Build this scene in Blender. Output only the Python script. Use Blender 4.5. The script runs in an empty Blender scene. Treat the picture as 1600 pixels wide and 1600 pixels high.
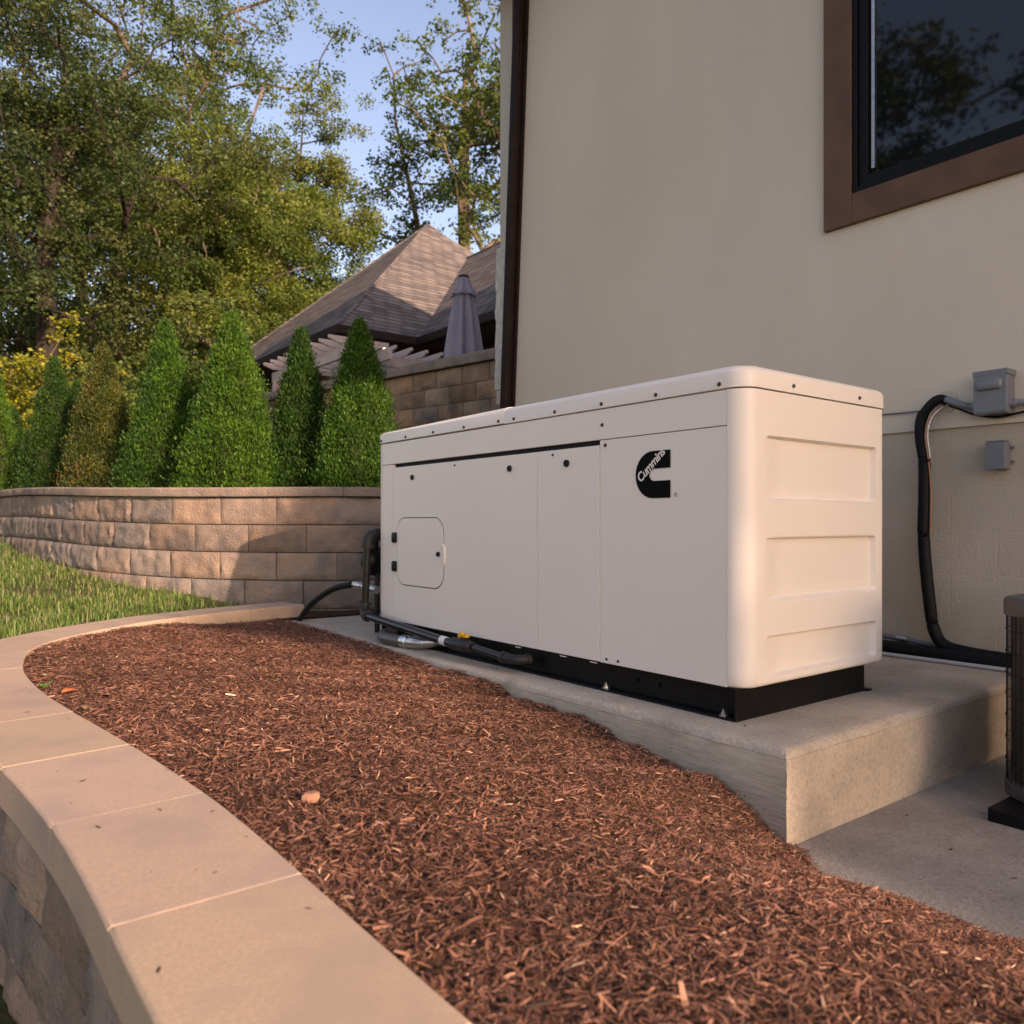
import bpy, bmesh, math, random
import numpy as np
from mathutils import Vector, Matrix, noise
random.seed(7); RNG = np.random.default_rng(7)
S = bpy.context.scene
COL = S.collection
PI = math.pi

# ------------------------------------------------------------ camera, light, exposure
cam_d = bpy.data.cameras.new('camera'); cam = bpy.data.objects.new('camera', cam_d); COL.objects.link(cam)
S.camera = cam
cam.location = (0, 0, 0.72)
cam.rotation_euler = (PI/2, 0, -math.atan2(960, 1244))
cam_d.sensor_width = 36; cam_d.lens = 1244/1600*36; cam_d.shift_y = 0.01
cam_d.clip_start = 0.05; cam_d.clip_end = 2000
cam_d.dof.use_dof = True; cam_d.dof.focus_distance = 3.3; cam_d.dof.aperture_fstop = 4.0

TO_SUN = Vector((0.08, -1.0, 0.355)).normalized()
W = bpy.data.worlds.new("World"); S.world = W; W.use_nodes = True
nt = W.node_tree; bg = nt.nodes['Background']
sky = nt.nodes.new('ShaderNodeTexSky'); sky.sky_type = 'NISHITA'; sky.sun_disc = False
sky.sun_elevation = math.asin(TO_SUN.z); sky.sun_rotation = math.atan2(TO_SUN.x, TO_SUN.y)
sky.air_density = 1.0; sky.dust_density = 1.1; sky.ozone_density = 1.0
nt.links.new(sky.outputs[0], bg.inputs[0]); bg.inputs[1].default_value = 0.14
sun_d = bpy.data.lights.new('sun', 'SUN'); sun_d.energy = 3.8; sun_d.angle = math.radians(0.6); sun_d.color = (1.0, 0.84, 0.67)
sun = bpy.data.objects.new('sun', sun_d); COL.objects.link(sun); sun.rotation_euler = TO_SUN.to_track_quat('Z', 'Y').to_euler()
S.view_settings.view_transform = 'Standard'; S.view_settings.look = 'None'; S.view_settings.gamma = 1
S.view_settings.exposure = 1.12
S.view_settings.use_white_balance = True; S.view_settings.white_balance_temperature = 7500; S.view_settings.white_balance_tint = 27

# ------------------------------------------------------------ helpers
def tag(o, label=None, cat=None, group=None, kind=None):
    if label: o['label'] = label
    if cat: o['category'] = cat
    if group: o['group'] = group
    if kind: o['kind'] = kind
    return o

def empty(name, loc, label=None, cat=None, group=None):
    o = bpy.data.objects.new(name, None); o.empty_display_size = 0.1; o.location = loc; COL.objects.link(o)
    return tag(o, label, cat, group)

class MB:
    """collects geometry in world coordinates; build() links one mesh object"""
    def __init__(s): s.v = []; s.f = []; s.c = []; s.cc = (1, 1, 1)
    def add(s, vs, fs, c=None):
        n = len(s.v); s.v += [tuple(p) for p in vs]; s.f += [tuple(i+n for i in f) for f in fs]; s.c += [c or s.cc]*len(fs)
    def box(s, x0, x1, y0, y1, z0, z1, c=None):
        s.add([(x, y, z) for z in (z0, z1) for x, y in ((x0, y0), (x1, y0), (x1, y1), (x0, y1))],
              [(3, 2, 1, 0), (4, 5, 6, 7), (0, 1, 5, 4), (1, 2, 6, 5), (2, 3, 7, 6), (3, 0, 4, 7)], c)
    def loft(s, rings, cap=True, c=None, closed=True):
        n = len(rings[0]); vs = [p for r in rings for p in r]; fs = []
        m = n if closed else n-1
        for k in range(len(rings)-1):
            for i in range(m):
                j = (i+1) % n
                fs.append((k*n+i, k*n+j, (k+1)*n+j, (k+1)*n+i))
        if cap: fs.append(tuple(range(n-1, -1, -1))); fs.append(tuple((len(rings)-1)*n+i for i in range(n)))
        s.add(vs, fs, c)
    def tube(s, pts, r, seg=10, c=None, cap=True):
        pts = [Vector(p) for p in pts]; rs = r if isinstance(r, (list, tuple)) else [r]*len(pts)
        rings = []; up = None
        for i, p in enumerate(pts):
            t = (pts[min(i+1, len(pts)-1)]-pts[max(i-1, 0)]).normalized()
            if up is None:
                up = Vector((0, 0, 1)) if abs(t.z) < .9 else Vector((1, 0, 0))
            a = t.cross(up).normalized(); b = a.cross(t).normalized(); up = b
            rings.append([p+a*math.cos(2*PI*k/seg)*rs[i]+b*math.sin(2*PI*k/seg)*rs[i] for k in range(seg)])
        s.loft(rings, cap, c)
    def cyl(s, p0, p1, r, seg=14, c=None): s.tube([p0, p1], r, seg, c)
    def build(s, name, mats, parent=None, smooth=False, bevel=0, bseg=2, origin=None):
        me = bpy.data.meshes.new(name)
        org = Vector(parent.matrix_world_loc) if False else (Vector(parent['_org']) if parent is not None and '_org' in parent else (parent.location.copy() if parent is not None else (Vector(origin) if origin else Vector((0, 0, 0)))))
        me.from_pydata([(p[0]-org.x, p[1]-org.y, p[2]-org.z) for p in s.v], [], s.f)
        me.validate()
        if len(me.polygons) == len(s.c):
            at = me.attributes.new('col', 'FLOAT_COLOR', 'FACE')
            at.data.foreach_set('color', [q for c in s.c for q in (c[0], c[1], c[2], 1.0)])
        if not isinstance(mats, (list, tuple)): mats = [mats]
        for m in mats: me.materials.append(m)
        if smooth:
            me.polygons.foreach_set('use_smooth', [True]*len(me.polygons))
            try: me.set_sharp_from_angle(angle=math.radians(42))
            except Exception: pass
        o = bpy.data.objects.new(name, me); COL.objects.link(o)
        if parent is not None:
            o.parent = parent; o['_org'] = list(org)
        else: o.location = org; o['_org'] = list(org)
        ORG.append(o)
        if bevel:
            b = o.modifiers.new('bevel', 'BEVEL'); b.width = bevel; b.segments = bseg; b.limit_method = 'ANGLE'; b.angle_limit = math.radians(35)
        return o
ORG = []

def big_mesh(name, V, F, cols, m, parent=None, smooth=False):
    """V (n,3), F (m,k) numpy; cols (m,3) face colours"""
    org = np.array(parent.location if parent is not None else (0, 0, 0))
    me = bpy.data.meshes.new(name); k = F.shape[1]
    me.vertices.add(len(V)); me.vertices.foreach_set('co', (V-org).astype(np.float32).ravel())
    me.loops.add(F.size); me.loops.foreach_set('vertex_index', F.astype(np.int32).ravel())
    me.polygons.add(len(F)); me.polygons.foreach_set('loop_start', np.arange(0, F.size, k, dtype=np.int32))
    me.update(calc_edges=True)
    at = me.attributes.new('col', 'FLOAT_COLOR', 'FACE')
    at.data.foreach_set('color', np.hstack([cols, np.ones((len(F), 1))]).astype(np.float32).ravel())
    if smooth: me.polygons.foreach_set('use_smooth', np.ones(len(F), dtype=bool))
    me.materials.append(m)
    o = bpy.data.objects.new(name, me); COL.objects.link(o)
    if parent is not None: o.parent = parent
    return o

def spline(pts, n=8):
    P = [Vector(p) for p in pts]; P = [P[0]*2-P[1]]+P+[P[-1]*2-P[-2]]; out = []
    for i in range(1, len(P)-2):
        a, b, c, d = P[i-1:i+3]
        for k in range(n):
            t = k/n
            out.append(.5*((2*b)+(c-a)*t+(2*a-5*b+4*c-d)*t*t+(3*b-a-3*c+d)*t**3))
    out.append(P[-2]); return out

def sstep(a, b, x):
    t = np.clip((x-a)/(b-a), 0, 1); return t*t*(3-2*t)

# ------------------------------------------------------------ materials
def new_mat(name):
    m = bpy.data.materials.new(name); m.use_nodes = True
    return m, m.node_tree, m.node_tree.nodes['Principled BSDF']
def nd(t, typ, **kw):
    n = t.nodes.new(typ)
    for k, v in kw.items(): setattr(n, k, v)
    return n
def mat(name, c1, c2=None, scale=6, rough=.6, metal=0, bump=0, bscale=120, stretch=(1, 1, 1), attr=False, c3=None, s3=1.2, spec=.5, detail=6, coat=0):
    m, t, b = new_mat(name); L = t.links.new
    tc = nd(t, 'ShaderNodeTexCoord'); mp = nd(t, 'ShaderNodeMapping'); mp.inputs['Scale'].default_value = stretch
    L(tc.outputs['Object'], mp.inputs[0])
    b.inputs['Roughness'].default_value = rough; b.inputs['Metallic'].default_value = metal; b.inputs['Specular IOR Level'].default_value = spec
    b.inputs['Coat Weight'].default_value = coat; b.inputs['Coat Roughness'].default_value = .3
    c2 = c2 or c1
    n = nd(t, 'ShaderNodeTexNoise'); n.inputs['Scale'].default_value = scale; n.inputs['Detail'].default_value = detail; L(mp.outputs[0], n.inputs[0])
    r = nd(t, 'ShaderNodeValToRGB'); r.color_ramp.elements[0].position = .34; r.color_ramp.elements[1].position = .66
    r.color_ramp.elements[0].color = (*c1, 1); r.color_ramp.elements[1].color = (*c2, 1); L(n.outputs[0], r.inputs[0])
    out = r.outputs[0]
    if c3:
        n3 = nd(t, 'ShaderNodeTexNoise'); n3.inputs['Scale'].default_value = s3; n3.inputs['Detail'].default_value = 5; L(mp.outputs[0], n3.inputs[0])
        r3 = nd(t, 'ShaderNodeValToRGB'); r3.color_ramp.elements[0].position = .48; r3.color_ramp.elements[1].position = .68; L(n3.outputs[0], r3.inputs[0])
        mx = nd(t, 'ShaderNodeMix', data_type='RGBA'); L(r3.outputs[0], mx.inputs[0]); L(out, mx.inputs[6]); mx.inputs[7].default_value = (*c3, 1); out = mx.outputs[2]
    if attr:
        a = nd(t, 'ShaderNodeAttribute', attribute_name='col'); mx = nd(t, 'ShaderNodeMix', data_type='RGBA', blend_type='MULTIPLY'); mx.inputs[0].default_value = 1
        L(out, mx.inputs[6]); L(a.outputs['Color'], mx.inputs[7]); out = mx.outputs[2]
    L(out, b.inputs['Base Color'])
    if bump:
        bn = nd(t, 'ShaderNodeTexNoise'); bn.inputs['Scale'].default_value = bscale; bn.inputs['Detail'].default_value = 8; L(mp.outputs[0], bn.inputs[0])
        bp = nd(t, 'ShaderNodeBump'); bp.inputs['Strength'].default_value = bump; bp.inputs['Distance'].default_value = .01
        L(bn.outputs[0], bp.inputs['Height']); L(bp.outputs[0], b.inputs['Normal'])
    return m
def leaf_mat(name, trans=.35, rough=.55):
    m, t, b = new_mat(name); L = t.links.new
    a = nd(t, 'ShaderNodeAttribute', attribute_name='col'); L(a.outputs['Color'], b.inputs['Base Color']); b.inputs['Roughness'].default_value = rough
    b.inputs['Specular IOR Level'].default_value = .3
    tr = nd(t, 'ShaderNodeBsdfTranslucent'); L(a.outputs['Color'], tr.inputs[0])
    mx = nd(t, 'ShaderNodeMixShader'); mx.inputs[0].default_value = trans
    L(b.outputs[0], mx.inputs[1]); L(tr.outputs[0], mx.inputs[2]); L(mx.outputs[0], t.nodes['Material Output'].inputs[0])
    return m

PAINT = mat('beige_powder_coat', (.765, .69, .615), (.79, .715, .635), scale=1.3, rough=.42, bump=.05, bscale=900, spec=.4)
BLACKM = mat('black_steel', (.003, .003, .0035), (.006, .006, .006), scale=9, rough=.42, bump=.06, bscale=60, spec=.2)
BLACKP = mat('black_plastic', (.005, .005, .006), rough=.5, spec=.2)
PIPEM = mat('black_iron_pipe', (.007, .007, .008), (.014, .013, .013), scale=30, rough=.3, bump=.12, bscale=90, spec=.35)
FITM = mat('cast_iron_fitting', (.009, .008, .008), (.018, .015, .015), scale=40, rough=.55, bump=.3, bscale=160)
DARKIN = mat('dark_gap', (.004, .004, .004), rough=.8)
SCREWM = mat('screw_metal', (.05, .04, .035), (.10, .08, .07), scale=200, rough=.35, metal=.7)
ZINC = mat('zinc_metal', (.45, .44, .42), (.6, .58, .56), scale=60, rough=.3, metal=.9, bump=.1, bscale=200)
LABELW = mat('white_label', (.7, .68, .64), rough=.5)
YELLOW = mat('yellow_plastic', (.75, .38, .02), rough=.4)
DECAL = mat('black_decal', (.003, .003, .003), rough=.7, spec=.08)
FLEX = mat('grey_vinyl_conduit', (.075, .066, .062), (.10, .088, .08), scale=20, rough=.45)
GREYBOX = mat('grey_enamel', (.135, .145, .155), (.16, .17, .18), scale=12, rough=.4, bump=.05, bscale=300)
GREYPL = mat('grey_plastic_box', (.15, .155, .165), rough=.5)
FOAM = mat('black_foam', (.004, .004, .0045), (.008, .0075, .0075), scale=30, rough=.6, bump=.4, bscale=60, spec=.2)
COPPER = mat('copper_wire', (.35, .16, .09), rough=.4)
STUCCO = mat('tan_stucco', (.58, .49, .385), (.64, .55, .44), scale=1.1, stretch=(1, 1, .45), rough=.9, bump=.3, bscale=170, c3=(.56, .49, .40), s3=.6, spec=.2)
TRIMW = mat('brown_stained_trim', (.085, .034, .012), (.125, .053, .02), scale=5, stretch=(1, 1, 1), rough=.55, bump=.3, bscale=70)
DARKTR = mat('dark_bronze_metal', (.021, .013, .010), (.028, .018, .014), scale=8, rough=.6, spec=.06)
GUTTER = mat('dark_brown_gutter', (.022, .012, .009), (.035, .02, .015), scale=8, rough=.6, spec=.15)
SOFF = mat('brown_soffit', (.05, .022, .012), (.08, .035, .02), scale=3, rough=.6)
CREAM = mat('cream_board', (.5, .42, .33), rough=.7)
STONEV = mat('grey_stone_veneer', (.45, .40, .34), (.6, .54, .47), scale=14, rough=.9, bump=.9, bscale=30)
PERG = mat('weathered_pergola_wood', (.52, .40, .34), (.62, .48, .42), scale=4, stretch=(1, 6, 6), rough=.75, bump=.2, bscale=40)
FABRIC = mat('grey_lavender_canvas', (.30, .265, .31), (.35, .31, .355), scale=4, rough=.9, bump=.2, bscale=500, spec=.1)
BARK = mat('grey_brown_bark', (.09, .065, .048), (.19, .14, .10), scale=4, stretch=(1, 1, .25), rough=.95, bump=.9, bscale=14, spec=.1)
BARKD = mat('dark_bark', (.02, .016, .013), (.05, .038, .03), scale=4, stretch=(1, 1, .25), rough=.95, bump=.9, bscale=14, spec=.1)
LEAF = leaf_mat('broad_leaf', .42); THUJA = leaf_mat('thuja_spray', .25, .6); GRASSM = leaf_mat('grass_blade', .35)
CHIP = mat('shredded_bark', (1, 1, 1), rough=.8, attr=True, spec=.12)
SOIL = mat('dark_soil', (.035, .02, .012), (.09, .045, .028), scale=40, rough=.95, bump=1, bscale=60, spec=.1)
LAWN = mat('lawn_soil', (.05, .055, .02), (.10, .09, .04), scale=9, rough=.95, bump=.8, bscale=60, spec=.1)
TERR = mat('mulched_terrace', (.04, .035, .02), (.07, .07, .03), scale=5, rough=.95, spec=.1)
FIELD = mat('field_soil', (.04, .05, .02), (.08, .08, .035), scale=2, rough=.95, spec=.1)
CURBM = mat('tan_paving_stone', (.395, .285, .20), (.47, .34, .24), scale=130, rough=.88, bump=.16, bscale=320, attr=True, c3=(.37, .275, .21), s3=6, spec=.25)
BLOCKM = mat('split_concrete_block', (.30, .22, .165), (.235, .185, .15), scale=9, rough=.93, bump=1.0, bscale=65, attr=True, c3=(.17, .145, .13), s3=4.2, spec=.15)
MORT = mat('block_shadow_backing', (.06, .045, .035), rough=.95)

def concrete(name, base, dark, lines=False):
    m, t, b = new_mat(name); L = t.links.new
    tc = nd(t, 'ShaderNodeTexCoord')
    def noi(s, d=8, st=(1, 1, 1)):
        mp = nd(t, 'ShaderNodeMapping'); mp.inputs['Scale'].default_value = st; L(tc.outputs['Object'], mp.inputs[0])
        n = nd(t, 'ShaderNodeTexNoise'); n.inputs['Scale'].default_value = s; n.inputs['Detail'].default_value = d; n.inputs['Roughness'].default_value = .65; L(mp.outputs[0], n.inputs[0]); return n.outputs[0]
    def ramp(i, a, bb, ca, cb):
        r = nd(t, 'ShaderNodeValToRGB'); r.color_ramp.elements[0].position = a; r.color_ramp.elements[1].position = bb
        r.color_ramp.elements[0].color = (*ca, 1); r.color_ramp.elements[1].color = (*cb, 1); L(i, r.inputs[0]); return r.outputs[0]
    c = ramp(noi(3.0), .35, .68, dark, base)
    sp = ramp(noi(70, 4, (1, 1, .8) if not lines else (1, .15, 1)), .38, .56, (.62, .60, .57), (1, 1, 1))
    mx = nd(t, 'ShaderNodeMix', data_type='RGBA', blend_type='MULTIPLY'); mx.inputs[0].default_value = .42; L(c, mx.inputs[6]); L(sp, mx.inputs[7])
    v = nd(t, 'ShaderNodeTexVoronoi'); v.inputs['Scale'].default_value = 26; L(tc.outputs['Object'], v.inputs[0])
    pt = ramp(v.outputs['Distance'], .05, .13, (.25, .2, .17), (1, 1, 1))
    mx2 = nd(t, 'ShaderNodeMix', data_type='RGBA', blend_type='MULTIPLY'); mx2.inputs[0].default_value = .6; L(mx.outputs[2], mx2.inputs[6]); L(pt, mx2.inputs[7])
    L(mx2.outputs[2], b.inputs['Base Color']); b.inputs['Roughness'].default_value = .92; b.inputs['Specular IOR Level'].default_value = .2
    bp = nd(t, 'ShaderNodeBump'); bp.inputs['Strength'].default_value = .8; bp.inputs['Distance'].default_value = .008
    if lines:
        bp.inputs['Strength'].default_value = .4; h = noi(95, 3, (1, .04, 1.6))
    else: h = noi(90, 6)
    L(h, bp.inputs['Height']); L(bp.outputs[0], b.inputs['Normal'])
    return m
CONC = concrete('weathered_concrete', (.60, .50, .39), (.42, .35, .275))
CONC2 = concrete('old_slab_concrete', (.42, .36, .295), (.30, .255, .21))
CONCF = concrete('form_board_concrete', (.64, .53, .40), (.50, .41, .305), lines=True)

def shingle():
    m, t, b = new_mat('asphalt_shingles'); L = t.links.new
    tc = nd(t, 'ShaderNodeTexCoord'); sx = nd(t, 'ShaderNodeSeparateXYZ'); L(tc.outputs['Object'], sx.inputs[0])
    ad = nd(t, 'ShaderNodeMath', operation='ADD'); L(sx.outputs[0], ad.inputs[0]); L(sx.outputs[1], ad.inputs[1])
    mz = nd(t, 'ShaderNodeMath', operation='MULTIPLY'); L(sx.outputs[2], mz.inputs[0]); mz.inputs[1].default_value = 1.5
    cx = nd(t, 'ShaderNodeCombineXYZ'); L(ad.outputs[0], cx.inputs[0]); L(mz.outputs[0], cx.inputs[1])
    br = nd(t, 'ShaderNodeTexBrick'); L(cx.outputs[0], br.inputs[0]); br.inputs['Scale'].default_value = 1
    br.inputs['Brick Width'].default_value = .32; br.inputs['Row Height'].default_value = .14; br.inputs['Mortar Size'].default_value = .012; br.inputs['Bias'].default_value = -.1
    br.inputs['Color1'].default_value = (.20, .17, .15, 1); br.inputs['Color2'].default_value = (.085, .078, .078, 1); br.inputs['Mortar'].default_value = (.045, .04, .04, 1)
    n = nd(t, 'ShaderNodeTexNoise'); n.inputs['Scale'].default_value = 1.1; n.inputs['Detail'].default_value = 4; L(tc.outputs['Object'], n.inputs[0])
    r = nd(t, 'ShaderNodeValToRGB'); r.color_ramp.elements[0].color = (.8, .8, .8, 1); r.color_ramp.elements[1].color = (1.2, 1.15, 1.1, 1); L(n.outputs[0], r.inputs[0])
    mx = nd(t, 'ShaderNodeMix', data_type='RGBA', blend_type='MULTIPLY'); mx.inputs[0].default_value = 1; L(br.outputs[0], mx.inputs[6]); L(r.outputs[0], mx.inputs[7])
    L(mx.outputs[2], b.inputs['Base Color']); b.inputs['Roughness'].default_value = .95; b.inputs['Specular IOR Level'].default_value = .1
    bp = nd(t, 'ShaderNodeBump'); bp.inputs['Strength'].default_value = .6; bp.inputs['Distance'].default_value = .02; L(br.outputs['Fac'], bp.inputs['Height']); bp.invert = True; L(bp.outputs[0], b.inputs['Normal'])
    return m
SHING = shingle()

def painted_block():
    m, t, b = new_mat('painted_block_wall'); L = t.links.new
    tc = nd(t, 'ShaderNodeTexCoord'); sx = nd(t, 'ShaderNodeSeparateXYZ'); L(tc.outputs['Object'], sx.inputs[0])
    cx = nd(t, 'ShaderNodeCombineXYZ'); L(sx.outputs[1], cx.inputs[0]); L(sx.outputs[2], cx.inputs[1])
    br = nd(t, 'ShaderNodeTexBrick'); L(cx.outputs[0], br.inputs[0]); br.inputs['Scale'].default_value = 1
    br.inputs['Brick Width'].default_value = .45; br.inputs['Row Height'].default_value = .225; br.inputs['Mortar Size'].default_value = .007; br.inputs['Mortar Smooth'].default_value = .5
    n = nd(t, 'ShaderNodeTexNoise'); n.inputs['Scale'].default_value = 2.2; n.inputs['Detail'].default_value = 6; L(tc.outputs['Object'], n.inputs[0])
    r = nd(t, 'ShaderNodeValToRGB'); r.color_ramp.elements[0].position = .35; r.color_ramp.elements[1].position = .65
    r.color_ramp.elements[0].color = (.44, .365, .27, 1); r.color_ramp.elements[1].color = (.52, .435, .34, 1); L(n.outputs[0], r.inputs[0])
    L(r.outputs[0], b.inputs['Base Color']); b.inputs['Roughness'].default_value = .85; b.inputs['Specular IOR Level'].default_value = .25
    bn = nd(t, 'ShaderNodeTexNoise'); bn.inputs['Scale'].default_value = 90; bn.inputs['Detail'].default_value = 6; L(tc.outputs['Object'], bn.inputs[0])
    b1 = nd(t, 'ShaderNodeBump'); b1.inputs['Strength'].default_value = .5; b1.inputs['Distance'].default_value = .006; L(bn.outputs[0], b1.inputs['Height'])
    b2 = nd(t, 'ShaderNodeBump'); b2.invert = True; b2.inputs['Strength'].default_value = .14; b2.inputs['Distance'].default_value = .006; L(br.outputs['Fac'], b2.inputs['Height']); L(b1.outputs[0], b2.inputs['Normal'])
    L(b2.outputs[0], b.inputs['Normal'])
    return m
PBLOCK = painted_block()
def glass():
    m, t, b = new_mat('window_glass'); b.inputs['Base Color'].default_value = (.004, .005, .006, 1); b.inputs['Roughness'].default_value = .03
    b.inputs['Specular IOR Level'].default_value = .6; return m
GLASS = glass()
def lamp_mat():
    m, t, b = new_mat('warm_lamp'); b.inputs['Emission Color'].default_value = (1, .72, .42, 1); b.inputs['Emission Strength'].default_value = 6; return m
LAMP = lamp_mat()

# ------------------------------------------------------------ ground
o = MB(); o.add([(-600, -600, -.62), (600, -600, -.62), (600, 600, -.62), (-600, 600, -.62)], [(0, 1, 2, 3)]); o.build('ground', FIELD)['kind'] = 'structure'

WALLP = [(.5, 16.5, 0), (.66, 13.4, 0), (.93, 10.8, 0), (1.24, 8.62, 0), (1.57, 7.52, 0), (1.92, 6.85, 0), (2.30, 6.37, 0), (2.67, 6.01, 0), (3.06, 5.78, 0), (3.6, 5.74, 0), (4.33, 5.73, 0)]
wpath = spline(WALLP, 12)
o = MB()
inner = [(p.x+.12, p.y+.12, .93) for p in wpath]
far = [(4.45, 5.9, .93), (30, 5.9, .93), (300, 60, .93), (300, 400, .93), (-300, 400, .93), (-120, 60, .93)]
o.add(inner+far, [tuple(range(len(inner)+len(far)))[::-1]]); to = o.build('terrace_ground', TERR); to['kind'] = 'structure'

def lawn_z(x, y):
    z = .065+.09*np.maximum(0, y-6.3)
    d = sstep(5.0, 3.0, y)
    return z-.56*d
_lz = lawn_z
def lawn_z(x, y): return _lz(x, y)-.08*sstep(1.9, 2.5, x)
def lawn_noise(x, y): return .012*np.sin(x*5.1+y*2.3)*np.sin(y*4.3-x*1.7)
xs = np.linspace(-9, 3.4, 110); ys = np.linspace(-3, 17, 150)
XX, YY = np.meshgrid(xs, ys); ZZ = lawn_z(XX, YY)+lawn_noise(XX, YY)
# under the mulch, curb and pad the lawn sheet drops away
ycut = np.interp(XX, [.3, .40, .70, 1.18, 1.62, 2.07, 2.4, 2.5, 3.6], [4.0, 4.63, 5.08, 5.47, 5.66, 5.8, 5.8, 5.66, 5.66])
ZZ = np.where((XX > .3) & (YY < ycut-.02), -.6, ZZ)
V = np.stack([XX.ravel(), YY.ravel(), ZZ.ravel()], 1)
idx = np.arange(XX.size).reshape(XX.shape)
F = np.stack([idx[:-1, :-1].ravel(), idx[:-1, 1:].ravel(), idx[1:, 1:].ravel(), idx[1:, :-1].ravel()], 1)
lo = big_mesh('lawn', V, F, np.ones((len(F), 3)), LAWN, smooth=True); lo['kind'] = 'structure'

m_ = MB(); pts_ = [(1.95, 5.93), (2.1, 6.3), (2.55, 6.12), (2.95, 5.86), (3.5, 5.78), (4.3, 5.78), (4.3, 5.60), (2.2, 5.60), (2.05, 5.9)]
m_.add([(x_, y_, .012) for x_, y_ in pts_], [tuple(range(len(pts_)))[::-1]]); m_.build('soil_strip', SOIL)['kind'] = 'structure'
# lower concrete walk
o = MB(); o.box(1.6, 7.5, -5.5, 1.47, -.5, -.31); wk = o.build('walkway', CONC2); wk['kind'] = 'structure'

# ------------------------------------------------------------ concrete equipment pad
pad = empty('concrete_pad', (3.2, 3.5, 0), 'thick weathered concrete pad the generator stands on, with a rounded worn front corner', 'concrete pad')
def pad_mesh():
    x0, x1, y0, y1 = 2.22, 4.33, 1.46, 5.66
    m = MB(); st = .03
    def wob(p, a=.004):
        q = Vector(p); n = noise.noise(q*9)*a+noise.noise(q*31)*a*.6
        return n
    # top with rounded worn edge: section offset from edge -> z
    prof = [(0, -.03), (.004, -.016), (.012, -.006), (.03, -.0015), (.07, 0)]
    per = []
    def edge_pts(xa, ya, xb, yb):
        n = int(max(abs(xb-xa), abs(yb-ya))/st); return [(xa+(xb-xa)*i/n, ya+(yb-ya)*i/n) for i in range(n)]
    cs = [(x0, y0), (x1, y0), (x1, y1), (x0, y1)]
    ring = []
    for i in range(4): ring += edge_pts(*cs[i], *cs[(i+1) % 4])
    cx, cy = (x0+x1)/2, (y0+y1)/2
    def inset(p, d):
        x, y = p
        return (min(max(x, x0+d), x1-d), min(max(y, y0+d), y1-d))
    rings = []
    for d, z in prof:
        r = []
        for p in ring:
            q = inset(p, d); w = wob((p[0], p[1], 0), .006)
            k = 1 if d < .05 else 0
            r.append((q[0]-w*k*(1 if abs(p[0]-x0) < .001 else 0), q[1]-w*k*(1 if abs(p[1]-y0) < .001 else 0), z-(abs(w)*.9 if d < .02 else 0)))
        rings.append(r)
    m.loft(rings, cap=False)
    n = len(ring); base = len(m.v)-n
    m.f.append(tuple(base+i for i in range(n))); m.c.append((1, 1, 1))
    top = m.build('top_slab', CONC, pad, smooth=True)
    # sides
    for name, mt, pts in (('form_board_side', CONCF, edge_pts(x0, y1, x0, y0)+[(x0, y0)]), ('end_side', CONC, edge_pts(x0, y0, x1, y0)+[(x1, y0)])):
        s = MB(); rs = []
        for z in (-.45, -.36, -.31, -.25, -.19, -.13, -.08, -.031):
            r = []
            for (x, y) in pts:
                w = wob((x, y, z), .005) if z > -.035 else .003*noise.noise(Vector((x*6, y*6, z*14)))
                w0 = wob((x, y, 0), .006) if z > -.035 else w
                if mt is CONCF: r.append((x-(w0 if z > -.035 else w), y, z-(abs(w0)*.9 if z > -.035 else 0)))
                else: r.append((x, y-(w0 if z > -.035 else w), z-(abs(w0)*.9 if z > -.035 else 0)))
            rs.append(r)
        s.loft(rs, cap=False, closed=False)
        s.build(name, mt, pad, smooth=True)
pad_mesh()

# ------------------------------------------------------------ garden curb
CP = spline([(.41, -1.31, 0), (.41, 0, 0), (.41, 1.0, 0), (.41, 1.7, 0), (.385, 2.15, 0), (.345, 2.55, 0), (.295, 3.0, 0), (.262, 3.45, 0), (.275, 4.05, 0), (.40, 4.63, 0), (.70, 5.08, 0), (1.18, 5.47, 0), (1.62, 5.66, 0), (2.07, 5.80, 0), (2.40, 5.87, 0)], 24)
def arclen(P):
    a = [0]
    for i in range(1, len(P)): a.append(a[-1]+(P[i]-P[i-1]).length)
    return a
CA = arclen(CP)
def at(P, A, s):
    s = min(max(s, 0), A[-1]-1e-6)
    i = np.searchsorted(A, s, side='right')-1; t = (s-A[i])/(A[i+1]-A[i])
    p = P[i].lerp(P[i+1], t); d = (P[i+1]-P[i]).normalized()
    j0 = max(i-4, 0); j1 = min(i+5, len(P)-1); d = (P[j1]-P[j0]); d.z = 0; d.normalize()
    return p, Vector((-d.y, d.x, 0))   # left normal of travel
curb = empty('garden_curb', (.41, 1.5, 0), 'curved tan capstone curb that rings the mulch bed', 'garden curb')
cm = MB(); um = MB(); jm = MB(); L = .53; s = 0; k = 0
while s < CA[-1]-.02:
    e = min(s+L, CA[-1]); c = random.uniform(.94, 1.05); col = (c, c*random.uniform(.97, 1.01), c*random.uniform(.95, 1.02))
    g = .0012; n = 12; rings = []
    wh = .157
    sec = [(-wh, .0), (-wh, .094), (-wh+.006, .1), (0, .1), (wh-.006, .1), (wh, .094), (wh, .0)]
    for i in range(n+1):
        ss = s+g+(e-s-2*g)*i/n; p, nn = at(CP, CA, ss); zz = .0007*(k % 3)
        r = [(p.x+nn.x*a*1.0, p.y+nn.y*a, z+zz) for a, z in sec]; rings.append(r)
    cm.loft(rings, cap=True, c=col)
    s = e; k += 1
cm.build('capstones', CURBM, curb, smooth=True, bevel=.002)
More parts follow.
